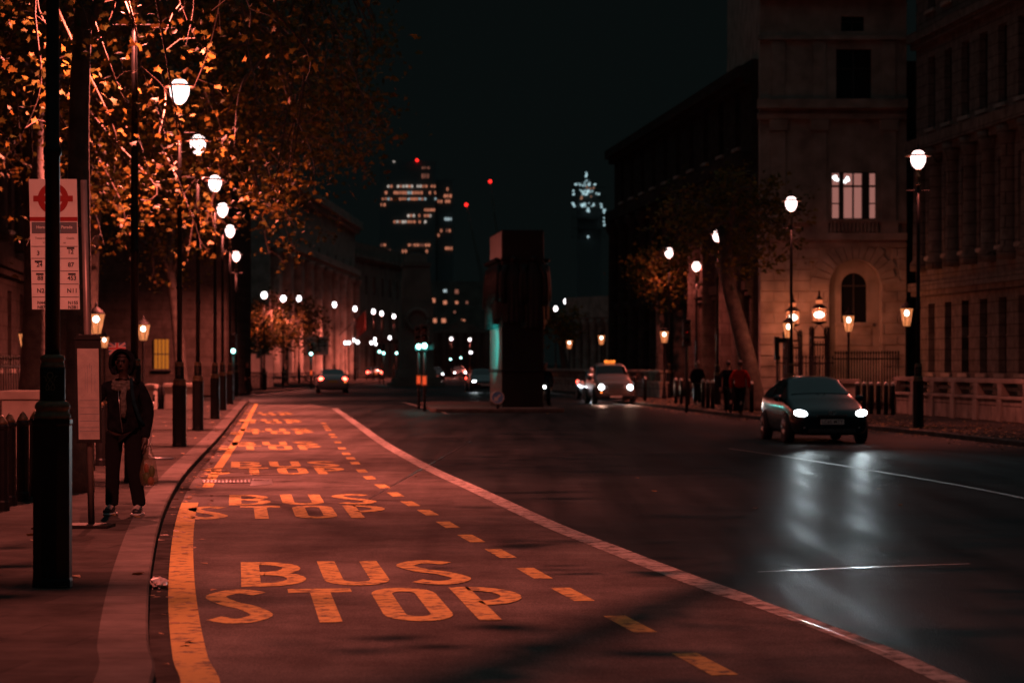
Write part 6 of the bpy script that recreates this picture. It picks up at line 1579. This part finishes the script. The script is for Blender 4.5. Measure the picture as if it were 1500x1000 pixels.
tree('dim tree left of the large pale road sign', (xat(384, 185), 185), [(0, 0, 0), (.1, 0, 2), (0, .2, 3.4)], .2, (xat(384, 185), 185, 4.4), (2.4, 2.4, 1.8), 40, 30, .24, M['leaf_dim'], zmin=1.6, seed=14, simple=True, group='smaller street trees')
tree('leaning plane tree with a thick bare trunk on the right pavement', (xat(1108, 85), 85), [(0, 0, 0), (-.25, 0, 1.6), (-.65, 0, 3.2), (-1.0, 0, 4.6), (-1.1, 0, 6.2)], .36, (xat(1068, 86), 86, 6.9), (2.7, 3.0, 1.9), 75, 34, .17, zmin=4.7, seed=21, spread=.45, group='right-hand plane trees')
tree('slim plane tree with orange lit leaves beyond the cab', (xat(968, 121), 121), [(0, 0, 0), (.0, 0, 2), (-.05, 0, 4.0), (-.15, 0, 5.2)], .30, (xat(968, 121), 121, 6.3), (1.9, 2.2, 1.75), 44, 36, .22, zmin=3.9, seed=22, simple=True, spread=.42, group='right-hand plane trees')
tree('dark tree between the two orange right-hand trees', (xat(1000, 135), 135), [(0, 0, 0), (.1, 0, 3), (.1, 0, 6)], .3, (xat(1012, 135), 135, 8.4), (2.4, 2.6, 2.3), 40, 30, .22, M['leaf_far'], zmin=5.6, seed=25, simple=True, group='right-hand plane trees')
tree('small far tree with an orange lit trunk right of the monument', (xat(826, 172), 172), [(0, 0, 0), (.1, 0, 1.2), (-.1, 0, 2.6), (-.2, 0, 3.4)], .34, (xat(820, 172), 172, 4.6), (1.5, 1.6, 1.45), 30, 34, .26, M['leaf_far'], zmin=2.9, seed=23, simple=True, spread=.4, group='right-hand plane trees')

# ---------------------------------------------------------------- fallen leaves
rng = np.random.default_rng(41)
pts = []
def on_left(n, d0, d1):
    for _ in range(n):
        d = rng.uniform(d0, d1); i = min(range(len(kerbL)), key=lambda k: abs(kerbL[k][1] - d) if kerbL[k][1] < 109 else 1e9)
        pts.append((kerbL[i][0] - abs(rng.normal(0, 2.6)) - .02, d, KZ + .012))
on_left(150, 14, 105)
for _ in range(260):
    d = rng.uniform(14, 107); i = min(range(len(kerbL)), key=lambda k: abs(kerbL[k][1] - d) if kerbL[k][1] < 109 else 1e9)
    pts.append((kerbL[i][0] + abs(rng.normal(0, .18)) + .04, d, .014))
for _ in range(36): pts.append((rng.uniform(-6, 11), rng.uniform(27, 110), .012))
for _ in range(2600):
    d = rng.uniform(44, 118); i = min(range(len(kerbR)), key=lambda k: abs(kerbR[k][1] - d)); o = abs(rng.normal(0, 2.2)) + .05
    pts.append((kerbR[i][0] + o, d, KZ + .012))
for _ in range(500):
    d = rng.uniform(40, 118); i = min(range(len(kerbR)), key=lambda k: abs(kerbR[k][1] - d)); pts.append((kerbR[i][0] - abs(rng.normal(0, .35)) - .04, d, .012))
me = leaf_mesh('fallen_leaves', np.array(pts), .11, flat=.97, simple=True)
tag(obj_from('fallen_leaves', me, M['fallen']), 'fallen orange and brown leaves scattered on the pavements and road edges', 'fallen leaves', kind='stuff')
